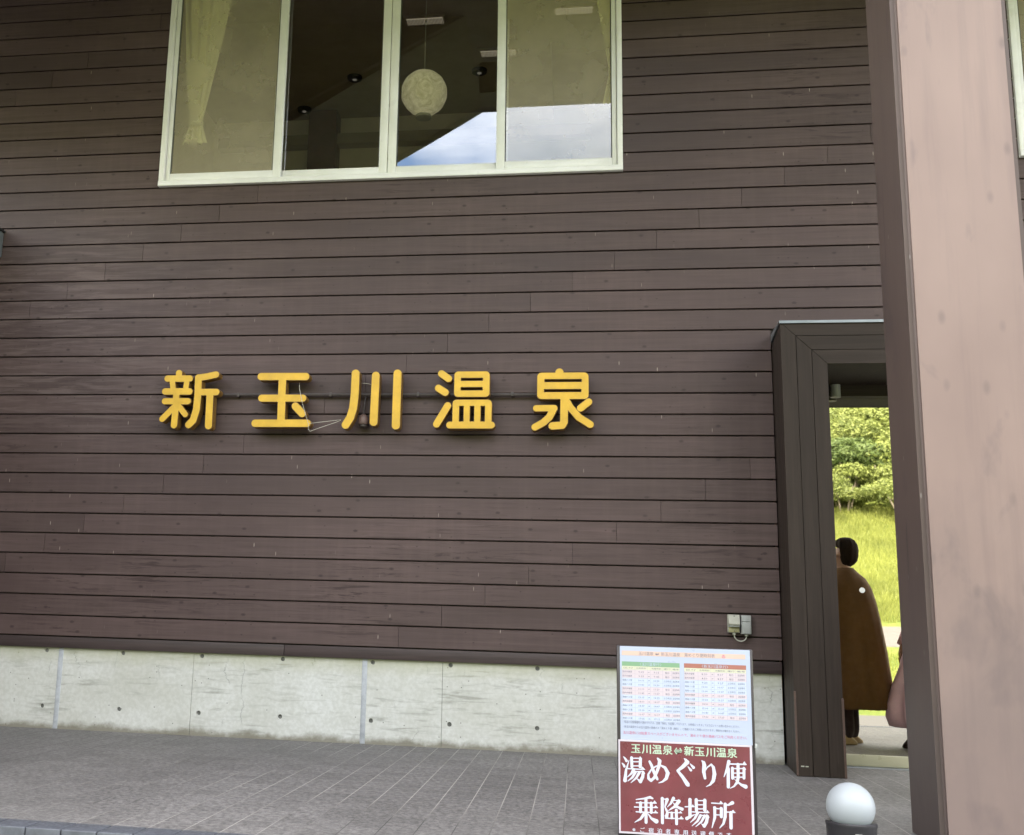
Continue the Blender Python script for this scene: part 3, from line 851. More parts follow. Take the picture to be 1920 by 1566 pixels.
# ---- outer body and canopy
bd = MB()
bd.box(WX0-0.0, WX1, 6.4, 6.5, -0.6, 6.6)
bd.box(WX0-0.1, WX0-0.001, 0.121, 6.5, -0.6, 6.6)
bd.box(WX1, WX1+0.1, 0.0, 6.5, -0.6, 6.6)
bd.box(WX0-4, WX0-0.101, 0.0, 6.5, -0.6, 6.6)
bd.build('rear_walls', M['bodywall'], B)
rf = MB()
rf.prismx([(0.13, 6.62), (6.9, 6.62), (6.9, 6.8), (3.4, 8.4), (0.13, 6.8)][::-1], WX0-4.4, WX1+0.5)
rf.build('roof', M['roof'], B)
cp = MB()
CE = -3.75                                                        # eave
cp.box(-1.0, WX1+0.3, CE, 0.118, 6.26, 6.45, 0)                     # flat porch canopy
cp.prism([(-3.9, 4.55), (-1.001, 6.26), (-1.001, 6.45), (-3.9, 4.74)], CE, -1.95, 0)    # its sloping flank
cp.box(-1.0, WX1+0.3, CE-0.02, 0.118, 6.455, 6.54, 1)
for n in range(9): cp.box(-0.6+0.85*n, -0.5+0.85*n, CE+0.1, -0.05, 6.165, 6.2595, 0)       # rafters
cp.box(-8.5, -1.002, -1.95, 0.118, 6.26, 6.45, 0)
cn = cp.build('canopy', [M['soffit'], M['roof']], B)
gb = MB(); gb.prism([(-3.9, 4.745), (-1.005, 6.255), (-8.5, 6.255), (-8.5, 4.745)], -1.95, -1.90)
gb.build('gable_panel', M['soffit'], cn)
fa = MB()
fa.box(-1.0, WX1+0.3, CE-0.045, CE-0.0205, 6.21, 6.47)
fa.prism([(-3.9, 4.50), (-1.0005, 6.21), (-1.0005, 6.47), (-3.9, 4.76)], CE-0.045, CE-0.0205)
fa.build('fascia', M['fascia'], cn)
bm_ = MB(); bm_.box(-0.9, WX1+0.2, -2.60, -2.30, 5.69, 5.999)
bm_.build('beam', M['soffit'], cn)
# ---- low wing at the left with its capped edge
wg = MB()
wg.box(-8.2, -4.282, -5.60, -0.001, -0.6, 3.30)  # depth stretched forward, out of view, to shade the lower left wall
wg.build('side_wing', M['trim'], B)
wg = MB(); wg.bbox(-8.3, -4.186, -0.60, -0.0035, 3.325, 3.515, 0.006)
wg.build('wing_fascia', M['flash'], B)
wg = MB(); wg.box(-8.3, -4.176, -0.61, -0.0035, 3.516, 3.53); wg.box(-8.2, -4.20, -0.57, -0.0035, 3.301, 3.324)
wg.build('wing_cap', M['black'], B)

# ================================================================== POST
pm = MB()
PX0, PX1, PY0, PY1 = 1.338, 1.800, -2.650, -2.235
bm = bmesh.new(); bmesh.ops.create_cube(bm, size=1)
bmesh.ops.scale(bm, verts=bm.verts, vec=(PX1-PX0, PY1-PY0, 6.08)); bmesh.ops.translate(bm, verts=bm.verts, vec=((PX0+PX1)/2, (PY0+PY1)/2, 2.645))
bmesh.ops.bevel(bm, geom=[e for e in bm.edges if abs(e.verts[0].co.z-e.verts[1].co.z) > 1], offset=0.024, segments=5, affect='EDGES')
pm.bm(bm)
# paler front: tint 1 on the front face and its right arris, 0 elsewhere
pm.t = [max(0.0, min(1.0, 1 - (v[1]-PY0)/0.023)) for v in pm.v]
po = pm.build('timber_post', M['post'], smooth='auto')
tag(po, 'thick square brown timber post with a paler front, standing beside the entrance', 'post')

# ================================================================== YELLOW CHARACTERS
LETTERS = {
  'shin': ((-2.619, 2.227), [('s',[(-862,1853,246),(-841,1550,246)]),('s',[(-1656,1468,246),(-69,1460,246)]),('s',[(-1320,1337,211),(-1191,647,211)]),('s',[(-253,1332,211),(-311,644,211)]),('s',[(-1767,563,246),(-24,558,246)]),('s',[(-956,561,246),(-932,-638,246),(-964,-1788,246)]),('s',[(-1743,-124,237),(-91,-127,237)]),('s',[(-1111,-596,228),(-1846,-1364,228)]),('s',[(-678,-511,211),(-220,-1048,211)]),('s',[(1796,1734,246),(1149,1600,246),(559,1517,246)]),('s',[(559,1517,263),(600,384,263),(561,-725,263),(375,-1446,263),(82,-1760,263)]),('s',[(784,512,246),(1900,509,246)]),('s',[(1458,467,263),(1494,-1826,263)])]),
  'tama': ((-1.971, 2.226), [('s',[(-1470,1589,272),(1648,1572,272)]),('s',[(-1345,85,263),(1507,79,263)]),('s',[(-1719,-1642,272),(1882,-1636,272)]),('s',[(31,1563,281),(76,-1639,281)]),('s',[(1025,-466,272),(1514,-969,272)])]),
  'kawa': ((-1.348, 2.225), [('s',[(-1153,1773,289),(-1159,373,289),(-1238,-626,289),(-1413,-1249,289),(-1702,-1729,289)]),('s',[(228,1622,281),(186,-1536,281)]),('s',[(1696,1756,289),(1686,-1764,289)])]),
  'on': ((-0.731, 2.223), [('s',[(-1520,1742,254),(-1049,1408,254)]),('s',[(-1702,765,254),(-1249,475,254)]),('s',[(-1068,-422,254),(-1777,-1650,254)]),('b',-675,152,1690,1905,279),('b',-756,-1835,1852,-1,279),('s',[(-903,-1713,246),(1819,-1708,246)]),('c',-211,1263,1214,1437,0),('c',-215,620,1208,812,0),('c',-289,-1460,-18,-448,0),('c',417,-1459,673,-448,0),('c',1121,-1458,1378,-449,0)]),
  'sen': ((-0.09, 2.222), [('s',[(-200,1788,287),(-200,1584,287)]),('b',-1652,3,1682,1801,295),('s',[(108,40,262),(93,-1489,262),(-23,-1698,262),(-648,-1747,262)]),('s',[(-1688,-588,229),(-549,-573,229)]),('s',[(-549,-589,246),(-845,-1169,246),(-1236,-1531,246),(-1768,-1830,246)]),('s',[(1667,-164,246),(1145,-582,246)]),('s',[(210,-41,246),(483,-525,246),(1027,-1168,246),(1762,-1647,246)]),('c',-1152,1165,1212,1332,0),('c',-1181,497,1187,668,0)]),
}
INK = [
  [('s',[(-2369,-2430,15),(-2314,-2488,35),(-2263,-2571,50)]),('s',[(-2427,-2664,15),(-2372,-2722,35),(-2344,-2775,47)]),('s',[(-2163,-2542,11),(-2281,-2911,42),(-2322,-3288,68)]),('s',[(-2072,-2452,52),(-2063,-2779,52)]),('s',[(-1745,-2473,56),(-1754,-2764,56)]),('s',[(-2072,-2470,20),(-1744,-2454,20)]),('s',[(-2074,-2598,20),(-1746,-2582,20)]),('s',[(-2075,-2749,20),(-1748,-2733,20)]),('p',[(-1806,-2488),(-1758,-2376),(-1671,-2481)]),('s',[(-2206,-2853,22),(-1688,-2857,22)]),('p',[(-1737,-2866),(-1674,-2748),(-1565,-2869)]),('s',[(-1996,-2873,52),(-2084,-3022,40),(-2234,-3163,11)]),('s',[(-2022,-2952,20),(-1664,-2928,20)]),('s',[(-1936,-2966,52),(-2049,-3165,40),(-2223,-3307,11)]),('s',[(-1788,-2971,52),(-1901,-3170,40),(-2106,-3361,11)]),('s',[(-1650,-2964,52),(-1666,-3121,56),(-1755,-3301,62)]),('s',[(-1755,-3307,56),(-1877,-3198,10)]),('p',[(-1713,-2937),(-1663,-2886),(-1572,-2996),(-1616,-3047)])],
  [('s',[(-1407,-2559,42),(-1335,-2694,52),(-1252,-2932,52),(-1175,-3096,52),(-1133,-3178,45)]),('s',[(-1103,-2435,35),(-1031,-2522,64),(-1064,-2705,59),(-1148,-2926,52),(-1243,-3136,50),(-1361,-3244,50),(-1452,-3171,50),(-1462,-3027,35),(-1343,-2840,27),(-1169,-2716,25),(-997,-2678,30),(-838,-2754,52),(-744,-2942,69),(-802,-3137,57),(-932,-3258,32),(-1080,-3314,14)])],
  [('s',[(-127,-2394,20),(-79,-2432,45),(-25,-2517,77),(-196,-2691,63),(-382,-2839,45),(-203,-3054,59),(-30,-3309,77),(10,-3346,41)]),('s',[(86,-2573,18),(199,-2693,54)]),('s',[(1,-2675,16),(101,-2793,50)])],
  [('s',[(511,-2438,21),(575,-2500,59),(597,-2603,72),(570,-2838,63),(612,-3056,47)]),('s',[(601,-2823,11),(703,-2662,21),(850,-2551,32),(926,-2651,53),(959,-2896,69),(908,-3131,61),(793,-3279,34),(647,-3357,11)])],
  [('s',[(1487,-2416,59),(1422,-2665,47),(1296,-2975,13)]),('s',[(1461,-2676,58),(1446,-3322,58)]),('s',[(1544,-2501,26),(2104,-2489,26)]),('p',[(1973,-2495),(2048,-2375),(2132,-2507)]),('s',[(1612,-2643,50),(1608,-3004,50)]),('s',[(2028,-2635,50),(2018,-2983,50)]),('p',[(1970,-2625),(2010,-2578),(2111,-2663),(2058,-2698)]),('s',[(1611,-2662,22),(2028,-2641,22)]),('s',[(1607,-2824,22),(2023,-2803,22)]),('s',[(1603,-2969,22),(2019,-2947,22)]),('s',[(1817,-2503,55),(1810,-2968,55),(1773,-3138,50),(1652,-3292,29),(1514,-3370,11)]),('s',[(1660,-3015,7),(1754,-3113,20),(1926,-3232,45),(2067,-3283,74)])],
  [('s',[(-1315,-3883,32),(-1406,-3846,49),(-1627,-3906,30),(-1922,-3954,15)]),('s',[(-1560,-3908,55),(-1565,-4748,55)]),('s',[(-1911,-4065,21),(-1189,-4043,21)]),('p',[(-1323,-4062),(-1248,-3951),(-1150,-4050)]),('s',[(-1987,-4224,21),(-1142,-4201,21)]),('p',[(-1289,-4227),(-1208,-4122),(-1118,-4218)]),('s',[(-1927,-4394,21),(-1145,-4386,21)]),('p',[(-1279,-4399),(-1217,-4295),(-1133,-4403)]),('s',[(-1758,-4062,52),(-1762,-4385,52)]),('s',[(-1366,-4053,52),(-1371,-4387,52)]),('s',[(-1622,-4436,55),(-1759,-4634,42),(-1981,-4772,11)]),('s',[(-1487,-4441,17),(-1368,-4600,42),(-1192,-4691,81)])],
  [('s',[(-960,-3864,55),(-968,-4732,55)]),('s',[(-961,-3888,22),(-784,-3884,22)]),('s',[(-784,-3896,61),(-867,-4156,25),(-780,-4354,47),(-812,-4498,61),(-885,-4478,12)]),('s',[(-552,-3836,57),(-652,-4026,37),(-782,-4164,10)]),('s',[(-553,-3913,18),(-359,-3903,18)]),('s',[(-359,-3932,66),(-484,-4112,55),(-742,-4283,11)]),('s',[(-567,-3997,12),(-436,-4133,42),(-243,-4205,57)]),('s',[(-719,-4350,20),(-270,-4337,20)]),('p',[(-367,-4348),(-305,-4268),(-234,-4359)]),('s',[(-456,-4252,52),(-453,-4738,52)]),('s',[(-622,-4357,44),(-625,-4546,44)]),('s',[(-856,-4559,22),(-213,-4547,22)]),('p',[(-371,-4562),(-278,-4450),(-196,-4563)])],
  [('s',[(-132,-4115,21),(192,-4090,21)]),('p',[(86,-4110),(145,-4010),(206,-4106)]),('s',[(49,-3849,59),(37,-4458,59)]),('s',[(-77,-4526,62),(72,-4442,35),(222,-4365,11)]),('s',[(275,-3843,56),(274,-4217,56)]),('s',[(585,-3847,59),(577,-4200,59)]),('s',[(274,-3875,20),(584,-3858,20)]),('s',[(271,-4024,20),(581,-4007,20)]),('s',[(268,-4169,20),(578,-4152,20)]),('p',[(521,-3865),(558,-3787),(664,-3878)]),('s',[(118,-4281,21),(680,-4280,21)]),('p',[(596,-4295),(668,-4188),(757,-4291)]),('s',[(314,-4311,51),(212,-4503,37),(47,-4661,10)]),('s',[(418,-4395,51),(308,-4594,37),(105,-4780,10)]),('s',[(565,-4400,51),(448,-4613,37),(236,-4800,10)]),('s',[(666,-4409,54),(633,-4603,59),(543,-4759,59)]),('s',[(543,-4766,51),(444,-4682,10)]),('s',[(383,-4390,18),(678,-4378,18)]),('p',[(593,-4385),(651,-4324),(743,-4443),(689,-4490)])],
  [('s',[(829,-3931,23),(1193,-3932,23)]),('p',[(1080,-3956),(1160,-3830),(1255,-3942)]),('s',[(937,-4090,54),(931,-4435,51),(821,-4805,14)]),('p',[(881,-4094),(875,-4046),(992,-4115)]),('s',[(936,-4118,20),(1160,-4119,20)]),('s',[(1174,-4105,54),(1167,-4394,54)]),('s',[(931,-4341,20),(1168,-4335,20)]),('p',[(1104,-4109),(1145,-4038),(1250,-4142)]),('s',[(1318,-3945,56),(1304,-4386,56),(1237,-4637,40),(1098,-4798,13)]),('s',[(1578,-3883,63),(1443,-3959,34),(1317,-3980,20)]),('s',[(1325,-4220,21),(1659,-4218,21)]),('p',[(1492,-4238),(1592,-4123),(1680,-4239)]),('s',[(1513,-4237,59),(1505,-4765,59)])],
]
CEN = (0.4106, 0.5358)
GR = {'shin': 'first', 'tama': 'second', 'kawa': 'third', 'on': 'fourth', 'sen': 'fifth'}
LAB = {'shin': 'yellow raised character 新, the leftmost and busiest of the five on the board wall',
       'tama': 'yellow raised character 玉, three bars with one short dot at its lower right',
       'kawa': 'yellow raised character 川 made of three upright strokes',
       'on': 'yellow raised character 温, two stacked boxes with three dots at its left',
       'sen': 'yellow raised character 泉, the rightmost of the five on the board wall'}
for n, (c, items) in LETTERS.items():
    it = []
    for q in items:
        if q[0] in 'sp': it.append((q[0], [tuple(k*1e-4 for k in p_) for p_ in q[1]]))
        else: it.append((q[0],) + tuple(k*1e-4 for k in q[1:]))
    h = 0.0026; nn = int(0.56/h)
    D = sdf_field(it, -0.28, -0.28, h, nn, nn)
    e = empty('sign_character', (c[0], 0, c[1]), LAB[n], 'sign letter', 'yellow characters of the bathhouse name')
    fb = MB(); sdf_fill(fb, D, c[0]-0.28, c[1]-0.28, h, -0.0028, 0, 0.003)
    fb.v = [(a, b-0.1318, z) for a, b, z in fb.v]
    fb.build('face', M['yellow'], e)
    rb = MB(); sdf_fill(rb, D, c[0]-0.28, c[1]-0.28, h, 0.0, 0, 0.072)
    rb.v = [(a, b-0.1300, z) for a, b, z in rb.v]
    rb.build('return', M['ochre'], e)
    # stand-off pins
    cand = [(i, j) for i in range(0, nn, 3) for j in range(0, nn, 3) if D[i, j] < -0.017]
    random.shuffle(cand); got = []
    for (i, j) in cand:
        px, pz = c[0]-0.28+h*i, c[1]-0.28+h*j
        if all(math.hypot(px-a, pz-b) > 0.17 for a, b in got):
            got.append((px, pz)); pins = MB(); pins.tube([(px, -0.062, pz), (px, 0.002, pz)], 0.006, 8); pins.build('stand_off_pin', M['darkmetal'], e)
        if len(got) > 4: break

pp = MB()
pp.tube([(-2.50, -0.034, 2.279), (-0.24, -0.034, 2.273)], 0.0115, 10)
for xx in (-2.3, -1.65, -1.05, -0.42): pp.bbox(xx-0.008, xx+0.008, -0.047, 0.001, 2.262, 2.291, 0.002)
for xx in (-2.62, -1.97, -1.35, -0.73, -0.09): pass
tag(pp.build('conduit_pipe', M['darkmetal'], smooth='auto'), 'thin dark horizontal pipe on the wall running behind the yellow characters', 'pipe')
e = empty('bell_fitting', (-1.412, 0, 2.03), 'small brown weathered fitting on the wall between strokes of the third yellow character', 'wall fitting')
q = MB(); q.lathe([(0.006, 2.140), (0.012, 2.138), (0.026, 2.126), (0.034, 2.108), (0.036, 2.078), (0.031, 2.068), (0.024, 2.066)][::-1], -1.412, -0.055, 20)
q.build('cap', M['rust'], e, smooth='auto')
q = MB(); q.lathe([(0.020, 2.048), (0.027, 2.052), (0.029, 2.064), (0.022, 2.0655)], -1.412, -0.055, 18)
q.build('lens', M['darkmetal'], e, smooth='auto')
q = MB(); q.tube([(-1.412, -0.055, 2.139), (-1.412, -0.05, 2.19), (-1.405, -0.036, 2.265)], 0.005, 8)
q.build('stem', M['darkmetal'], e)
q = MB()
q.tube([(-1.866, -0.06, 2.36), (-1.846, -0.13, 2.30), (-1.82, -0.137, 2.20), (-1.783, -0.138, 2.09), (-1.772, -0.138, 2.06), (-1.769, -0.138, 2.02), (-1.758, -0.138, 2.006), (-1.70, -0.137, 2.028), (-1.59, -0.120, 2.070), (-1.56, -0.09, 2.09)], 0.0017, 6)
q.tube([(-1.772, -0.138, 2.058), (-1.70, -0.137, 2.068), (-1.59, -0.125, 2.083), (-1.56, -0.09, 2.093)], 0.0017, 6)
tag(q.build('loose_wire', M['wire']), 'thin pale wire hanging loose from the second yellow character to the third', 'wire')
q = MB(); q.tube([(-1.47, -0.06, 2.353), (-1.41, -0.075, 2.347), (-1.34, -0.06, 2.338)], 0.0017, 6)
tag(q.build('loose_wire', M['wire']), 'short pale wire end bridging the upper strokes of the third yellow character', 'wire')

# ================================================================== OUTLET BOXES
e = empty('weatherproof_outlet', (0.957, 0, 0.765), 'cream hooded outdoor socket with yellowed base, left of the plain grey box', 'socket')
q = MB(); q.bbox(0.918, 0.990, -0.030, 0.0, 0.772, 0.884, 0.006, 0)
q.build('back_plate', M['boxcream'], e, smooth='auto')
q = MB(); q.prismx([(-0.0305, 0.882), (-0.0305, 0.818), (-0.066, 0.818), (-0.070, 0.826), (-0.048, 0.878), (-0.040, 0.882)], 0.921, 0.987)
q.build('hood', M['boxcream'], e)
q = MB(); q.bbox(0.9225, 0.9855, -0.040, -0.0305, 0.776, 0.806, 0.002); q.bbox(0.9215, 0.9865, -0.0615, -0.0305, 0.8085, 0.8172, 0.002, 1)
q.build('socket_face', [M['boxyellow'], M['boxgrey']], e, smooth='auto')
q = MB(); q.tube([(0.955, -0.050, 0.8735), (0.955, -0.0525, 0.8735)], 0.0035, 10)
q.build('screw', M['black'], e)
q = MB(); q.tube([(0.955, -0.040, 0.783), (0.955, -0.0425, 0.783)], 0.003, 10)
q.build('screw', M['black'], e)
q = MB(); q.tube([(0.990, -0.045, 0.884), (0.9935, -0.062, 0.868), (0.9925, -0.066, 0.84), (0.9915, -0.064, 0.80), (0.991, -0.045, 0.772)], 0.0019, 6)
q.build('lanyard', M['black'], e)
e = empty('junction_box', (1.026, 0, 0.752), 'plain grey box with a raised band, right of the hooded socket', 'junction box')
q = MB(); q.bbox(0.996, 1.056, -0.050, 0.0, 0.766, 0.880, 0.003)
q.build('housing', M['boxgrey'], e, smooth='auto')
q = MB(); q.bbox(0.997, 1.055, -0.0545, -0.0505, 0.842, 0.850, 0.0015); q.bbox(1.000, 1.052, -0.0535, -0.0505, 0.770, 0.838, 0.0015)
q.build('lid', M['boxgrey'], e, smooth='auto')
e = empty('cable_loop', (0.99, 0, 0.72), 'short cream cable looping between the socket and the grey box', 'cable')
q = MB()
pts = []
for i in range(17):
    a = math.pi*i/16
    pts.append((0.9915-0.0365*math.cos(a), -0.030, 0.757-0.034*math.sin(a)+0.003*math.cos(a)))
q.tube([(0.955, -0.030, 0.772)] + pts + [(1.028, -0.030, 0.764)], 0.0036, 8)
q.build('cable', M['boxcream'], e, smooth='auto')
for xx, zz in ((0.955, 0.7715), (1.028, 0.7655)):
    q = MB(); q.lathe([(0.008, zz-0.013), (0.0105, zz-0.010), (0.0105, zz-0.003), (0.012, zz-0.002), (0.012, zz)], xx, -0.030, 14)
    q.build('gland', M['boxcream'], e, smooth='auto')

# ================================================================== NOTICE STAND
SY = -2.80
e = empty('notice_stand', (0.405, SY+0.03, 0), 'black framed standing notice board with bus timetable above maroon poster', 'notice board')
q = MB()
q.bbox(0.1515, 0.6590, SY+0.004, SY+0.034, 0.006, 0.7068, 0.006)
q.build('board', M['signframe'], e, smooth='auto')
for xx in (0.20, 0.61):
    q = MB(); q.bbox(xx-0.02, xx+0.02, SY-0.05, SY+0.22, 0.0002, 0.0058, 0.002)
    q.bbox(xx-0.012, xx+0.012, SY+0.0345, SY+0.05, 0.006, 0.55, 0.002)
    q.build('foot', M['signframe'], e, smooth='auto')
q = MB(); q.bbox(0.6560, 0.6640, SY-0.006, SY+0.03, 0.345, 0.362, 0.002)
q.build('clip', M['boxgrey'], e, smooth='auto')
# timetable sheet
WXa, WXb, WZa, WZb = 0.1635, 0.6480, 0.3555, 0.7035
def U(u): return WXa + u*(WXb-WXa)
def V(v): return WZb - v*(WZb-WZa)
q = MB(); q.bbox(WXa, WXb, SY+0.0015, SY+0.0038, WZa, WZb, 0.0008)
tt = q.build('timetable', M['paper'], e)
yA, yB, yC = SY+0.0012, SY+0.0009, SY+0.0006
def rect(mb, u0, u1, v0, v1, y, mi=0): mb.add([(U(u0), y, V(v1)), (U(u1), y, V(v1)), (U(u1), y, V(v0)), (U(u0), y, V(v0))], [(0, 1, 2, 3)], mi)
LC = [0.015, 0.116, 0.213, 0.235, 0.33, 0.40, 0.462]
RC = [0.496, 0.602, 0.700, 0.725, 0.818, 0.888, 0.968]
LP, RP = 'ppbbppbpbbpb', 'ppbbbpbpbbp'
bg = MB()
rect(bg, 0.015, 0.965, 0.048, 0.098, yA, 0)
rect(bg, 0.015, 0.462, 0.165, 0.213, yA, 1)
rect(bg, 0.496, 0.968, 0.163, 0.211, yA, 2)
ink, inkr, inkw, inkv, emb, rule = MB(), MB(), MB(), MB(), MB(), MB()
TL = [('9:05','9:15'),('9:35','9:45'),('10:10','10:20'),('10:40','10:50'),('11:10','11:20'),('11:45','11:57'),('13:15','13:25'),('14:00','14:07'),('14:37','14:47'),('15:10','15:20'),('16:07','16:17'),('17:05','17:15')]
TR = [('8:30','8:37'),('8:50','8:57'),('9:20','9:27'),('10:00','10:07'),('11:00','11:07'),('12:00','12:07'),('13:30','13:37'),('14:30','14:37'),('15:00','15:07'),('16:40','16:47'),('17:30','17:37')]
for C_, P_, T_, v0 in ((LC, LP, TL, 0.213), (RC, RP, TR, 0.211)):
    rh = 0.0452
    rect(bg, C_[0], C_[-1], v0+0.0005, v0+0.038, yA, 5)
    for nme, a, b in (('区分', 0, 1), ('出発時刻', 1, 2), ('到着時刻', 3, 4), ('運行', 4, 5), ('備考', 5, 6)):
        text_mesh(ink, nme, (U(C_[a])+U(C_[b]))/2, V(v0+0.020), min(0.036, (U(C_[b])-U(C_[a]))*0.8), 0.0075, yB, res=1)
    for r_, (ch, tm) in enumerate(zip(P_, T_)):
        va = v0+0.0385+r_*rh
        rect(bg, C_[0], C_[-1], va, va+rh-0.0005, yA, 3 if ch == 'p' else 4)
        vm = va+rh*0.5
        text_mesh(ink, '館内中継便' if ch == 'p' else '路線バス便', U(C_[0])+0.002, V(vm), 0.036, 0.0085, yB, 'L', res=1)
        for ci, tx in ((1, tm[0]), (3, tm[1])):
            text_mesh(ink, tx, (U(C_[ci])+U(C_[ci+1]))/2, V(vm), 0.021, 0.0098, yB, res=1)
        text_mesh(ink, '⇒', (U(C_[2])+U(C_[3]))/2, V(vm), 0.007, 0.008, yB, res=1)
        text_mesh(ink, '毎日' if ch == 'p' else '土日祝日', (U(C_[4])+U(C_[5]))/2, V(vm), 0.015 if ch == 'p' else 0.028, 0.0085, yB, res=1)
        text_mesh(ink, '送迎専用', (U(C_[5])+U(C_[6]))/2, V(vm), 0.025, 0.0085, yB, res=1)
    vend = v0+0.0385+len(P_)*rh
    for cx_ in C_:
        rule.add([(U(cx_)-0.0003, yB+0.0001, V(vend)), (U(cx_)+0.0003, yB+0.0001, V(vend)), (U(cx_)+0.0003, yB+0.0001, V(v0)), (U(cx_)-0.0003, yB+0.0001, V(v0))], [(0, 1, 2, 3)])
    for r_ in range(len(P_)+1):
        vv = v0+0.0385+r_*rh
        rule.add([(U(C_[0]), yB+0.0002, V(vv)-0.0003), (U(C_[-1]), yB+0.0002, V(vv)-0.0003), (U(C_[-1]), yB+0.0002, V(vv)+0.0003), (U(C_[0]), yB+0.0002, V(vv)+0.0003)], [(0, 1, 2, 3)])
bg.build('table_print', [M['peach'], M['green'], M['red'], M['rowpink'], M['rowblue'], M['rowyellow']], tt)
rule.build('table_rules', M['inkline'], tt)
text_mesh(ink, '玉川温泉 ⇔ 新玉川温泉　湯めぐり便時刻表', U(0.44), V(0.073), 0.285, 0.0145, yB, res=2)
text_mesh(emb, '♨', U(0.80), V(0.073), 0.013, 0.013, yB, res=1)
text_mesh(inkw, '〈玉川温泉行〉', U(0.238), V(0.189), 0.080, 0.0135, yB, res=2)
text_mesh(inkv, '〈新玉川温泉行〉', U(0.732), V(0.187), 0.096, 0.0135, yB, res=2)
text_mesh(ink, '・宿泊のお客様優先の湯めぐりバス、全便「無料」を記載しております。お時間につきましてはフロントへお問い合わせください。', U(0.02), V(0.812), 0.430, 0.0098, yB, 'L', res=1)
text_mesh(ink, '・新玉川温泉からは玉川温泉の路線バス「湯めぐり便（無料）」と路線バスをご利用いただけます。時刻をお確かめください。', U(0.02), V(0.862), 0.430, 0.0098, yB, 'L', res=1)
text_mesh(inkr, '玉川温泉には駐車スペースがございませんので、湯めぐり便か路線バスをご利用ください。', U(0.02), V(0.925), 0.455, 0.0125, yB, 'L', res=1)
ink.build('lettering', M['ink'], tt); inkr.build('red_lettering', M['inkred'], tt); inkw.build('white_lettering', M['paper'], tt); inkv.build('white_lettering', M['paper'], tt); emb.build('hot_spring_mark', M['inkred'], tt)
# maroon poster
q = MB(); q.bbox(0.1545, 0.6450, SY-0.0042, SY+0.0011, 0.0165, 0.3556, 0.0012)
mp = q.build('boarding_poster', M['pinkborder'], e)
q = MB(); q.add([(0.1612, SY-0.0046, 0.0245), (0.6360, SY-0.0046, 0.0245), (0.6360, SY-0.0046, 0.3492), (0.1612, SY-0.0046, 0.3492)], [(0, 1, 2, 3)])
q.build('maroon_field', M['maroon'], mp)
yD = SY-0.0050
gm = MB()
for i_, dx_ in enumerate((-0.0009, -0.0003, 0.0003, 0.0009)):
    for k_, ch_ in enumerate('玉川温泉⇔新玉川温泉'): text_mesh(gm, ch_, 0.2195 + k_*0.0392 + dx_, 0.3250 + (i_ % 2)*0.0006, 0.0300 if ch_ == '⇔' else None, 0.0372, yD - 0.00004*i_, res=2)
gm.build('mint_lettering', M['inkgreen'], mp)
wm = MB()
for items in INK:
    it = [(q_[0], [tuple(k*1e-4 for k in p_) for p_ in q_[1]]) for q_ in items]
    xsx = [p_[0] for q_ in it for p_ in q_[1]]; zsz = [p_[1] for q_ in it for p_ in q_[1]]
    h = 0.0007; x0, x1, z0, z1 = min(xsx)-.008, max(xsx)+.008, min(zsz)-.008, max(zsz)+.008
    D = sdf_field(it, x0, z0, h, int((x1-x0)/h)+2, int((z1-z0)/h)+2)
    sdf_fill(wm, D, x0+CEN[0], z0+CEN[1], h, 0.0, yD)
for i_, ch_ in enumerate('※ご宿泊者専用送迎便です。'):
    for d_ in (-0.0004, 0.0004): text_mesh(wm, ch_, 0.2095 + i_*0.0312 + d_, 0.0330, None, 0.0195, yD - 0.0001 - d_*0.1, res=2)
wm.build('white_lettering', M['inkwhite'], mp)

# ================================================================== GLOBE LIGHT
LX, LY = 0.986, -2.80
e = empty('garden_light', (LX, LY, 0), 'low garden light with a white globe on a black drum, in front of the post', 'lamp')
q = MB(); q.lathe([(0.084, 0.0002), (0.086, 0.004), (0.0865, 0.088), (0.089, 0.092), (0.089, 0.102), (0.085, 0.106), (0.070, 0.104)], LX, LY, 40)
q.build('drum', M['black'], e, smooth='auto')
q = MB()
prof = [(0.0845*math.sin(a), 0.156-0.0845*math.cos(a)) for a in [R(38+142*i/22) for i in range(23)]]
prof[-1] = (0.0, prof[-1][1])
q.lathe(prof, LX, LY, 40)
q.build('globe', M['globe'], e, smooth=True)
q = MB(); q.bbox(LX-0.007, LX+0.018, LY-0.0895, LY-0.086, 0.052, 0.074, 0.001)
q.build('label_plate', M['boxgrey'], e)

# ================================================================== ROOM FURNISHINGS
e = empty('paper_lantern', (-1.186, 0.8, 4.67), 'round wrinkled paper lantern hanging by a white cord behind the middle panes', 'lantern')
def wob(w, z): return 1 + 0.012*math.sin(5*w+31*z) + 0.010*math.sin(9*w-47*z+1) + 0.008*math.sin(3*w+80*z)
q = MB(); prof = []
for i in range(29):
    a = R(20+140*i/28); prof.append((0.180*math.sin(a), 4.885-0.184*math.cos(a)))
q.lathe(prof, -1.186, 0.8, 40, wob=wob)
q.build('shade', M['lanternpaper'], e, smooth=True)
q = MB(); q.lathe([(0.058, 4.672), (0.062, 4.674), (0.062, 4.694), (0.058, 4.696)], -1.186, 0.8, 28)
q.build('rim', M['cord'], e, smooth='auto')
q = MB(); q.tube([(-1.186, 0.8, 5.06), (-1.187, 0.8, 5.7), (-1.186, 0.8, 6.348)], 0.0032, 6)
q.build('cord', M['cord'], e)
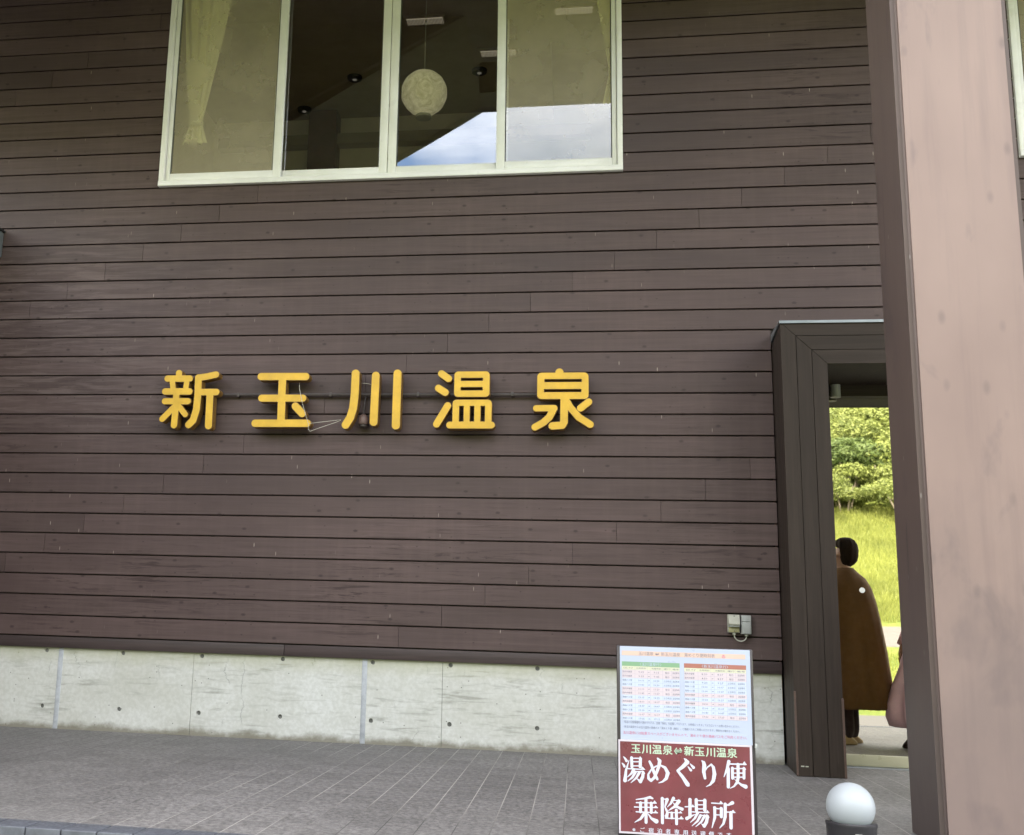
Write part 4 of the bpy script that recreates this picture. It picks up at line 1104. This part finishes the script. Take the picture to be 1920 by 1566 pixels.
def curtain(x0, x1, xa, xb, zt, ztie, zb, label, lean):
    q = MB(); n = 44; rows = 26; vs = []
    for r_ in range(rows+1):
        z = zt + (zb-zt)*r_/rows
        if z > ztie: t = ((zt-z)/(zt-ztie))**1.2; a, b = x0+(xa-x0)*t, x1+(xb-x1)*t
        else:
            t = (ztie-z)/(ztie-zb); a, b = xa-0.05*t, xb+0.05*t
        for k_ in range(n+1):
            u = k_/n
            vs.append((a+(b-a)*u, 0.24+0.026*math.sin(u*26+0.6*math.sin(r_*0.3))*(0.6+0.4*math.sin(u*5)), z))
    q.add(vs, [(i*(n+1)+k_, (i+1)*(n+1)+k_, (i+1)*(n+1)+k_+1, i*(n+1)+k_+1) for i in range(rows) for k_ in range(n)])
    e = empty('curtain', ((x0+x1)/2, 0.24, zb), label, 'curtain', 'tied back curtains in the upper window')
    q.build('cloth', M['curtain'], e, smooth=True)
    q = MB(); q.lathe([((xb-xa)*0.62, ztie-0.02), ((xb-xa)*0.66, ztie), ((xb-xa)*0.62, ztie+0.02)], (xa+xb)/2, 0.24, 18, sy=0.6)
    q.build('tie_band', M['curtain'], e, smooth=True)
curtain(-3.02, -2.60, -2.90, -2.80, 5.70, 4.44, 4.28, 'cream curtain tied back at the left end of the big window', 0)
curtain(0.10, 0.30, 0.235, 0.29, 5.70, 4.70, 4.45, 'narrow cream curtain gathered at the right end of the big window', 0)
for n, (xx, yy) in enumerate(((-2.28, 3.25), (-0.976, 3.24), (-2.98, 3.92))):
    e = empty('ceiling_spotlight', (xx, yy, 6.30), ['dark recessed ceiling spot seen through the second pane', 'dark recessed ceiling spot right of the paper lantern', 'dark ceiling spot at the far left corner of the room'][n], 'ceiling lamp', 'small spots in the room ceiling')
    q = MB(); q.lathe([(0.052, 6.318), (0.075, 6.322), (0.080, 6.349)], xx, yy, 24); q.build('ring', M['black'], e, smooth='auto')
    q = MB(); q.lathe([(0.0001, 6.312), (0.020, 6.312), (0.024, 6.317)], xx, yy, 16); q.build('bulb', M['downlight'], e, smooth='auto')
for n, (xx, yy) in enumerate(((-1.40, 2.19), (-0.76, 2.86), (-0.02, 2.16))):
    e = empty('louvred_light', (xx, yy, 6.30), ['ribbed ceiling light glowing above the paper lantern', 'ribbed ceiling light glowing behind the third mullion', 'ribbed ceiling light glowing behind the right pane'][n], 'ceiling light', 'ribbed lights on the room ceiling')
    q = MB(); q.box(xx-0.20, xx+0.20, yy-0.07, yy+0.07, 6.322, 6.349); q.build('tray', M['ceiling'], e)
    q = MB(); q.box(xx-0.17, xx+0.17, yy-0.05, yy+0.05, 6.315, 6.3215); q.build('diffuser', M['louvre'], e)
    q = MB()
    for i in range(26): q.box(xx-0.168+0.0132*i, xx-0.162+0.0132*i, yy-0.055, yy+0.055, 6.302, 6.3145)
    q.build('louvre', M['ceiling'], e)

# ================================================================== PEOPLE (seen mirrored in the door)
def skin_body(name, J, E_, root, mats, extra=None):
    me = bpy.data.meshes.new('tmp'); me.from_pydata([j[:3] for j in J], E_, [])
    ob = bpy.data.objects.new('tmp', me); col.objects.link(ob)
    md = ob.modifiers.new('s', 'SKIN'); md.use_smooth_shade = True
    for v, j in zip(me.skin_vertices[0].data, J): v.radius = (j[3], j[4] if len(j) > 4 else j[3])
    me.skin_vertices[0].data[root].use_root = True
    sb = ob.modifiers.new('u', 'SUBSURF'); sb.levels = 2; sb.render_levels = 2
    dg = bpy.context.evaluated_depsgraph_get()
    r = bpy.data.meshes.new_from_object(ob.evaluated_get(dg))
    mb = MB(); mb.add([tuple(v.co) for v in r.vertices], [tuple(p_.vertices) for p_ in r.polygons], 0)
    bpy.data.objects.remove(ob)
    if extra: extra(mb)
    return mb
def person(px, py, H, face, label, cloth, sl, cape, shoe):
    """a standing figure of height H at px, py looking along angle face"""
    s = H/1.60
    e = empty('person', (px, py, 0), label, 'person')
    ca, sa = math.cos(face), math.sin(face)
    def T(f, l, z): return (px + (f*ca - l*sa)*s, py + (f*sa + l*ca)*s, z*s)
    J, E_ = [], []
    def j(f, l, z, r, par=None):
        J.append((*T(f, l, z), r*s)); i = len(J)-1
        if par is not None: E_.append((par, i))
        return i
    pel = j(0, 0, 0.86, 0.115); wai = j(0.0, 0, 1.00, 0.100, pel); che = j(0.01, 0, 1.16, 0.115, wai); upp = j(0.0, 0, 1.27, 0.09, che)
    nek = j(0.0, 0, 1.345, 0.047, upp); jaw = j(0.018, 0, 1.405, 0.058, nek); hed = j(0.012, 0, 1.475, 0.083, jaw); crn = j(0.0, 0, 1.535, 0.068, hed)
    nos = j(0.105, 0, 1.448, 0.012, jaw)
    for sd_ in (-1, 1):
        ear = j(0.0, sd_*0.088, 1.46, 0.014, hed)
        hip = j(0, sd_*0.085, 0.80, 0.088, pel); kne = j(0.02, sd_*0.09, 0.45, 0.055, hip); ank = j(0, sd_*0.09, 0.09, 0.036, kne)
        hee = j(0.02, sd_*0.092, 0.035, 0.034, ank); toe = j(0.15, sd_*0.10, 0.025, 0.024, hee)
        sho = j(0, sd_*sl, 1.235, 0.050, upp); elb = j(-0.02, sd_*(sl+0.03), 1.00, 0.040, sho); wri = j(0.06, sd_*0.175, 0.79, 0.027, elb)
        plm = j(0.075, sd_*0.175, 0.73, 0.033, wri)
        for q_, (df, ln) in enumerate(((-0.026, 0.062), (-0.009, 0.074), (0.009, 0.070), (0.026, 0.056))):
            k1 = j(0.08+df, sd_*0.173, 0.695, 0.0095, plm); k2 = j(0.085+df, sd_*0.165, 0.695-ln*0.55, 0.0085, k1); j(0.09+df, sd_*0.15, 0.695-ln, 0.007, k2)
        t1 = j(0.105, sd_*0.16, 0.735, 0.011, plm); j(0.125, sd_*0.148, 0.70, 0.009, t1)
    def extra(mb):
        for sd_ in (-1, 1):
            c = T(0.088, sd_*0.032, 1.475)
            mb.lathe([(0.0001, c[2]-0.009), (0.008, c[2]-0.005), (0.010, c[2]), (0.008, c[2]+0.005), (0.0001, c[2]+0.009)], c[0], c[1], 10, 1)
        c = T(0.078, 0, 1.408)
        mb.lathe([(0.0001, c[2]-0.007), (0.016, c[2]-0.003), (0.017, c[2]+0.002), (0.0001, c[2]+0.006)], c[0], c[1], 12, 2)
    mb = skin_body('person', J, E_, pel, None, extra)
    for fi, f in enumerate(mb.f):                                   # stockings on the same continuous body
        zc = sum(mb.v[k_][2] for k_ in f)/len(f)
        if zc < 0.62*s: mb.mi[fi] = 3
    mb.build('body', [M['skin'], M['eye'], M['lip'], M['darkcloth']], e, smooth=True)
    hr = MB()
    c = T(-0.012, 0, 0)
    prof = [(0.0001, 1.606), (0.040, 1.600), (0.070, 1.580), (0.089, 1.545), (0.094, 1.50), (0.091, 1.455), (0.079, 1.415), (0.058, 1.388), (0.030, 1.370)]
    def hw(w, z):
        d_ = max(0.0, math.cos(w - face) - 0.25)/0.75
        t_ = min(1.0, max(0.0, (1.560*s - z)/(0.06*s)))
        return (1 - 0.42*min(1.0, 2.2*d_)*t_)*(1 + 0.030*math.sin(11*w+z*9) + 0.022*math.sin(23*w-z*31) + 0.012*math.sin(41*w+z*70))
    hr.lathe([(r_*s, z*s) for r_, z in reversed(prof)], c[0], c[1], 64, wob=hw)
    hr.build('hair', M['hair'], e, smooth=True)
    dr = MB()
    def fold(w, z):
        k_ = max(0, (1.2*s-z)/s)
        return 1 + 0.075*math.sin(6*w+2+0.8*z)*k_ + 0.045*math.sin(11*w+z*2.5)*k_ + 0.02*math.sin(19*w-z*5)*k_
    prof = cape
    dr.lathe([(r_*s, z*s) for r_, z in prof], px, py, 96, wob=fold, sx=1.0, sy=0.95)
    dr.build('garment', cloth, e, smooth=True)
    if sl < 0.1:
        for sd_ in (-1, 1):
            sv = MB(); sv.tube([T(0, sd_*(sl-0.02), 1.262), T(-0.005, sd_*(sl+0.03), 1.20), T(-0.02, sd_*(sl+0.065), 1.00), T(0.03, sd_*0.172, 0.86), T(0.055, sd_*0.175, 0.80)], [0.05*s, 0.062*s, 0.056*s, 0.050*s, 0.052*s], 14)
            sv.build('sleeve', cloth, e, smooth=True)
    for sd_ in (-1, 1):
        c = T(0.07, sd_*0.096, 0)
        sh = MB(); sh.lathe([(0.075*s, 0.001), (0.083*s, 0.006), (0.080*s, 0.024), (0.05*s, 0.045*s+0.02), (0.03*s, 0.06*s+0.02)], 0, 0, 20, sx=1.5, sy=0.62)
        sh.v = [(c[0]+a*ca-b*sa, c[1]+a*sa+b*ca, z) for a, b, z in sh.v]
        sh.build('shoe', shoe, e, smooth='auto')
person(2.005, -1.40, 1.51, R(205), 'short dark haired person in a long bell shaped brown cape standing on the platform', M['brown'], 0.115,
       [(0.295, 0.275), (0.310, 0.29), (0.300, 0.45), (0.278, 0.70), (0.250, 0.93), (0.222, 1.09), (0.190, 1.20), (0.150, 1.275), (0.095, 1.325), (0.062, 1.36)], M['sandal'])
person(2.50, -1.23, 1.45, R(150), 'person in a full pink skirted dress and dark shoes standing beside the brown cape', M['pink'], 0.085,
       [(0.245, 0.16), (0.285, 0.17), (0.312, 0.24), (0.310, 0.34), (0.270, 0.48), (0.212, 0.62), (0.168, 0.76), (0.130, 0.90), (0.135, 1.02), (0.142, 1.15), (0.118, 1.25), (0.078, 1.315), (0.056, 1.345)], M['darkcloth'])

# ================================================================== HILLSIDE
def leaf_cloud(n, fn, size, flat=0.5):
    vs, fs, ts = [], [], []
    for _ in range(n):
        p_, nr = fn()
        sz = size*random.uniform(0.6, 1.3)
        nrm = (Vector(nr) + Vector((random.gauss(0, .6), random.gauss(0, .6), random.gauss(0.3, .6)))).normalized()
        a = nrm.cross(Vector((random.random()-.5, random.random()-.5, random.random()-.5))).normalized(); b = nrm.cross(a)
        c = Vector(p_); k_ = len(vs)
        vs += [c - a*sz, c + b*sz*0.45 + nrm*sz*0.1, c + a*sz, c - b*sz*0.45 + nrm*sz*0.1]
        fs.append((k_, k_+1, k_+2, k_+3)); t_ = random.random(); ts += [t_]*4
    return vs, fs, ts
def crown_mesh(name, n, lobes, size, mat):
    def fn():
        cx, cy, cz, rx, rz = random.choice(lobes)
        while True:
            d_ = Vector((random.gauss(0, 1), random.gauss(0, 1), random.gauss(0, 1))).normalized()
            if d_.z > -0.6: break
        r_ = random.uniform(0.72, 1.08)
        return (cx+d_.x*rx*r_, cy+d_.y*rx*r_, cz+d_.z*rz*r_), d_
    vs, fs, ts = leaf_cloud(n, fn, size)
    mb = MB(); mb.v = [tuple(v) for v in vs]; mb.f = fs; mb.mi = [0]*len(fs); mb.t = ts
    return mb
def bush_proto(name, n, size, mat, seed, w=1.7, h=1.5):
    random.seed(seed)
    lobes = [(random.uniform(-w, w)*0.7, random.uniform(-w, w)*0.5, random.uniform(0.5, h), random.uniform(0.55, 1.05)*w*0.6, random.uniform(0.5, 0.9)*h*0.6) for _ in range(9)]
    e = empty('bush', (0, 0, 0))
    crown_mesh('foliage', n, lobes, size, mat).build('foliage', mat, e)
    st = MB()
    for i in range(5):
        a = i*1.26; st.tube([(0.1*math.cos(a), 0.1*math.sin(a), -0.4), (0.35*math.cos(a), 0.35*math.sin(a), 0.5), (0.7*math.cos(a), 0.6*math.sin(a), 1.2)], [0.05, 0.04, 0.02], 6)
    st.build('stems', M['bark'], e)
    return e
def copy_tree(o, parent=None):
    c = o.copy(); col.objects.link(c)
    if parent is not None: c.parent = parent
    for ch in list(o.children): copy_tree(ch, c)
    return c
protos = [bush_proto('bush', 7500, 0.085, M['leafA'], 5), bush_proto('bush', 7500, 0.095, M['leafB'], 6, 1.8, 1.7), bush_proto('bush', 7000, 0.07, M['leafA'], 7, 1.6, 1.0)]
KL = ['broad light green bush on the hillside, mirrored in the glass door', 'tall darker green bush on the hillside, mirrored in the glass door', 'low bright green bush on the hillside, mirrored in the glass door']
random.seed(21)
spots = []
for row in range(15):
    y = -43.5 - row*1.95
    x = -4 + random.uniform(0, 2) + row*0.5
    while x < 30 + row*0.6:
        spots.append((x + random.uniform(-.7, .7), y + random.uniform(-.9, .9))); x += random.uniform(1.7, 2.7)
used = set()
for (x, y) in spots:
    if not (0.21*(-y) - 3.5 < x < 0.275*(-y) + 7.5): continue
    kq = random.choices((0, 1, 2), (5, 2, 4) if y > -58 else (2, 6, 1))[0]
    if kq in used: o = copy_tree(protos[kq])
    else: o = protos[kq]; used.add(kq)
    o.location = (x, y, terrain(y, x) - 0.15); o.rotation_euler.z = random.uniform(0, 6.28)
    sc_ = random.uniform(0.8, 1.35); o.scale = (sc_, sc_, sc_*random.uniform(0.8, 1.1))
    tag(o, KL[kq], 'bush', 'bushes on the hillside')
def tree_proto():
    random.seed(33)
    e = empty('tree', (0, 0, 0))
    t_ = MB()
    t_.tube([(0, 0, -0.5), (0.12, 0.05, 2.2), (0.05, 0.0, 4.4), (0.3, 0.1, 6.6)], [0.24, 0.19, 0.14, 0.07], 10)
    lobes = []
    for i in range(9):
        a = i*2.4; z0_ = 2.6+0.42*i; L_ = random.uniform(1.5, 2.6)
        tip = (L_*math.cos(a), L_*math.sin(a), z0_+random.uniform(0.8, 1.9))
        t_.tube([(0.08, 0.02, z0_), (tip[0]*0.5, tip[1]*0.5, z0_+0.5), tip], [0.08, 0.05, 0.02], 7)
        lobes.append((*tip, random.uniform(0.9, 1.4), random.uniform(0.7, 1.1)))
    lobes.append((0.3, 0.1, 7.2, 1.4, 1.2))
    t_.build('trunk', M['bark'], e, smooth=True)
    crown_mesh('crown', 5200, lobes, 0.19, M['leafB']).build('crown', M['leafB'], e)
    return e
tp = tree_proto()
random.seed(4)
for n, (x, y) in enumerate(((15.6, -60.0), (12.2, -66), (20.2, -65), (8.5, -70), (24.5, -69))):
    o = tp if n == 0 else copy_tree(tp)
    o.location = (x, y, terrain(y, x)); o.rotation_euler.z = 1.3*n
    sc_ = random.uniform(0.9, 1.25); o.scale = (sc_, sc_, sc_)
    tag(o, 'pale trunked tree standing above the bushes, mirrored at the top of the glass door' if n == 0 else 'leafy tree on the ridge behind the bushes', 'tree', 'trees on the ridge')
# long grass: nobody could count it
random.seed(8)
gm = MB()
def blades(n, xr, yr, hh):
    for _ in range(n):
        y = random.uniform(*yr); xc = 0.245*(-y)
        x = xc + random.uniform(*xr)
        z = terrain(y, x); h_ = hh*random.uniform(0.5, 1.3); w_ = 0.014*random.uniform(0.6, 1.5); a = random.uniform(0, 3.14)
        dx, dy = w_*math.cos(a), w_*math.sin(a); lx, ly = random.gauss(0, .3)*h_, random.gauss(0, .3)*h_
        gm.add([(x-dx, y-dy, z-0.03), (x+dx, y+dy, z-0.03), (x+dx*.5+lx*.5, y+dy*.5+ly*.5, z+h_*.65), (x+lx, y+ly, z+h_), (x-dx*.5+lx*.5, y-dy*.5+ly*.5, z+h_*.65)], [(0, 1, 2, 3, 4)], 0, random.random())
blades(34000, (-2.5, 5), (-44.5, -25.2), 0.26)
blades(6000, (-2.5, 4.5), (-20.2, -15.2), 0.12)
gm.build('long_grass', M['blade'], kind='stuff')
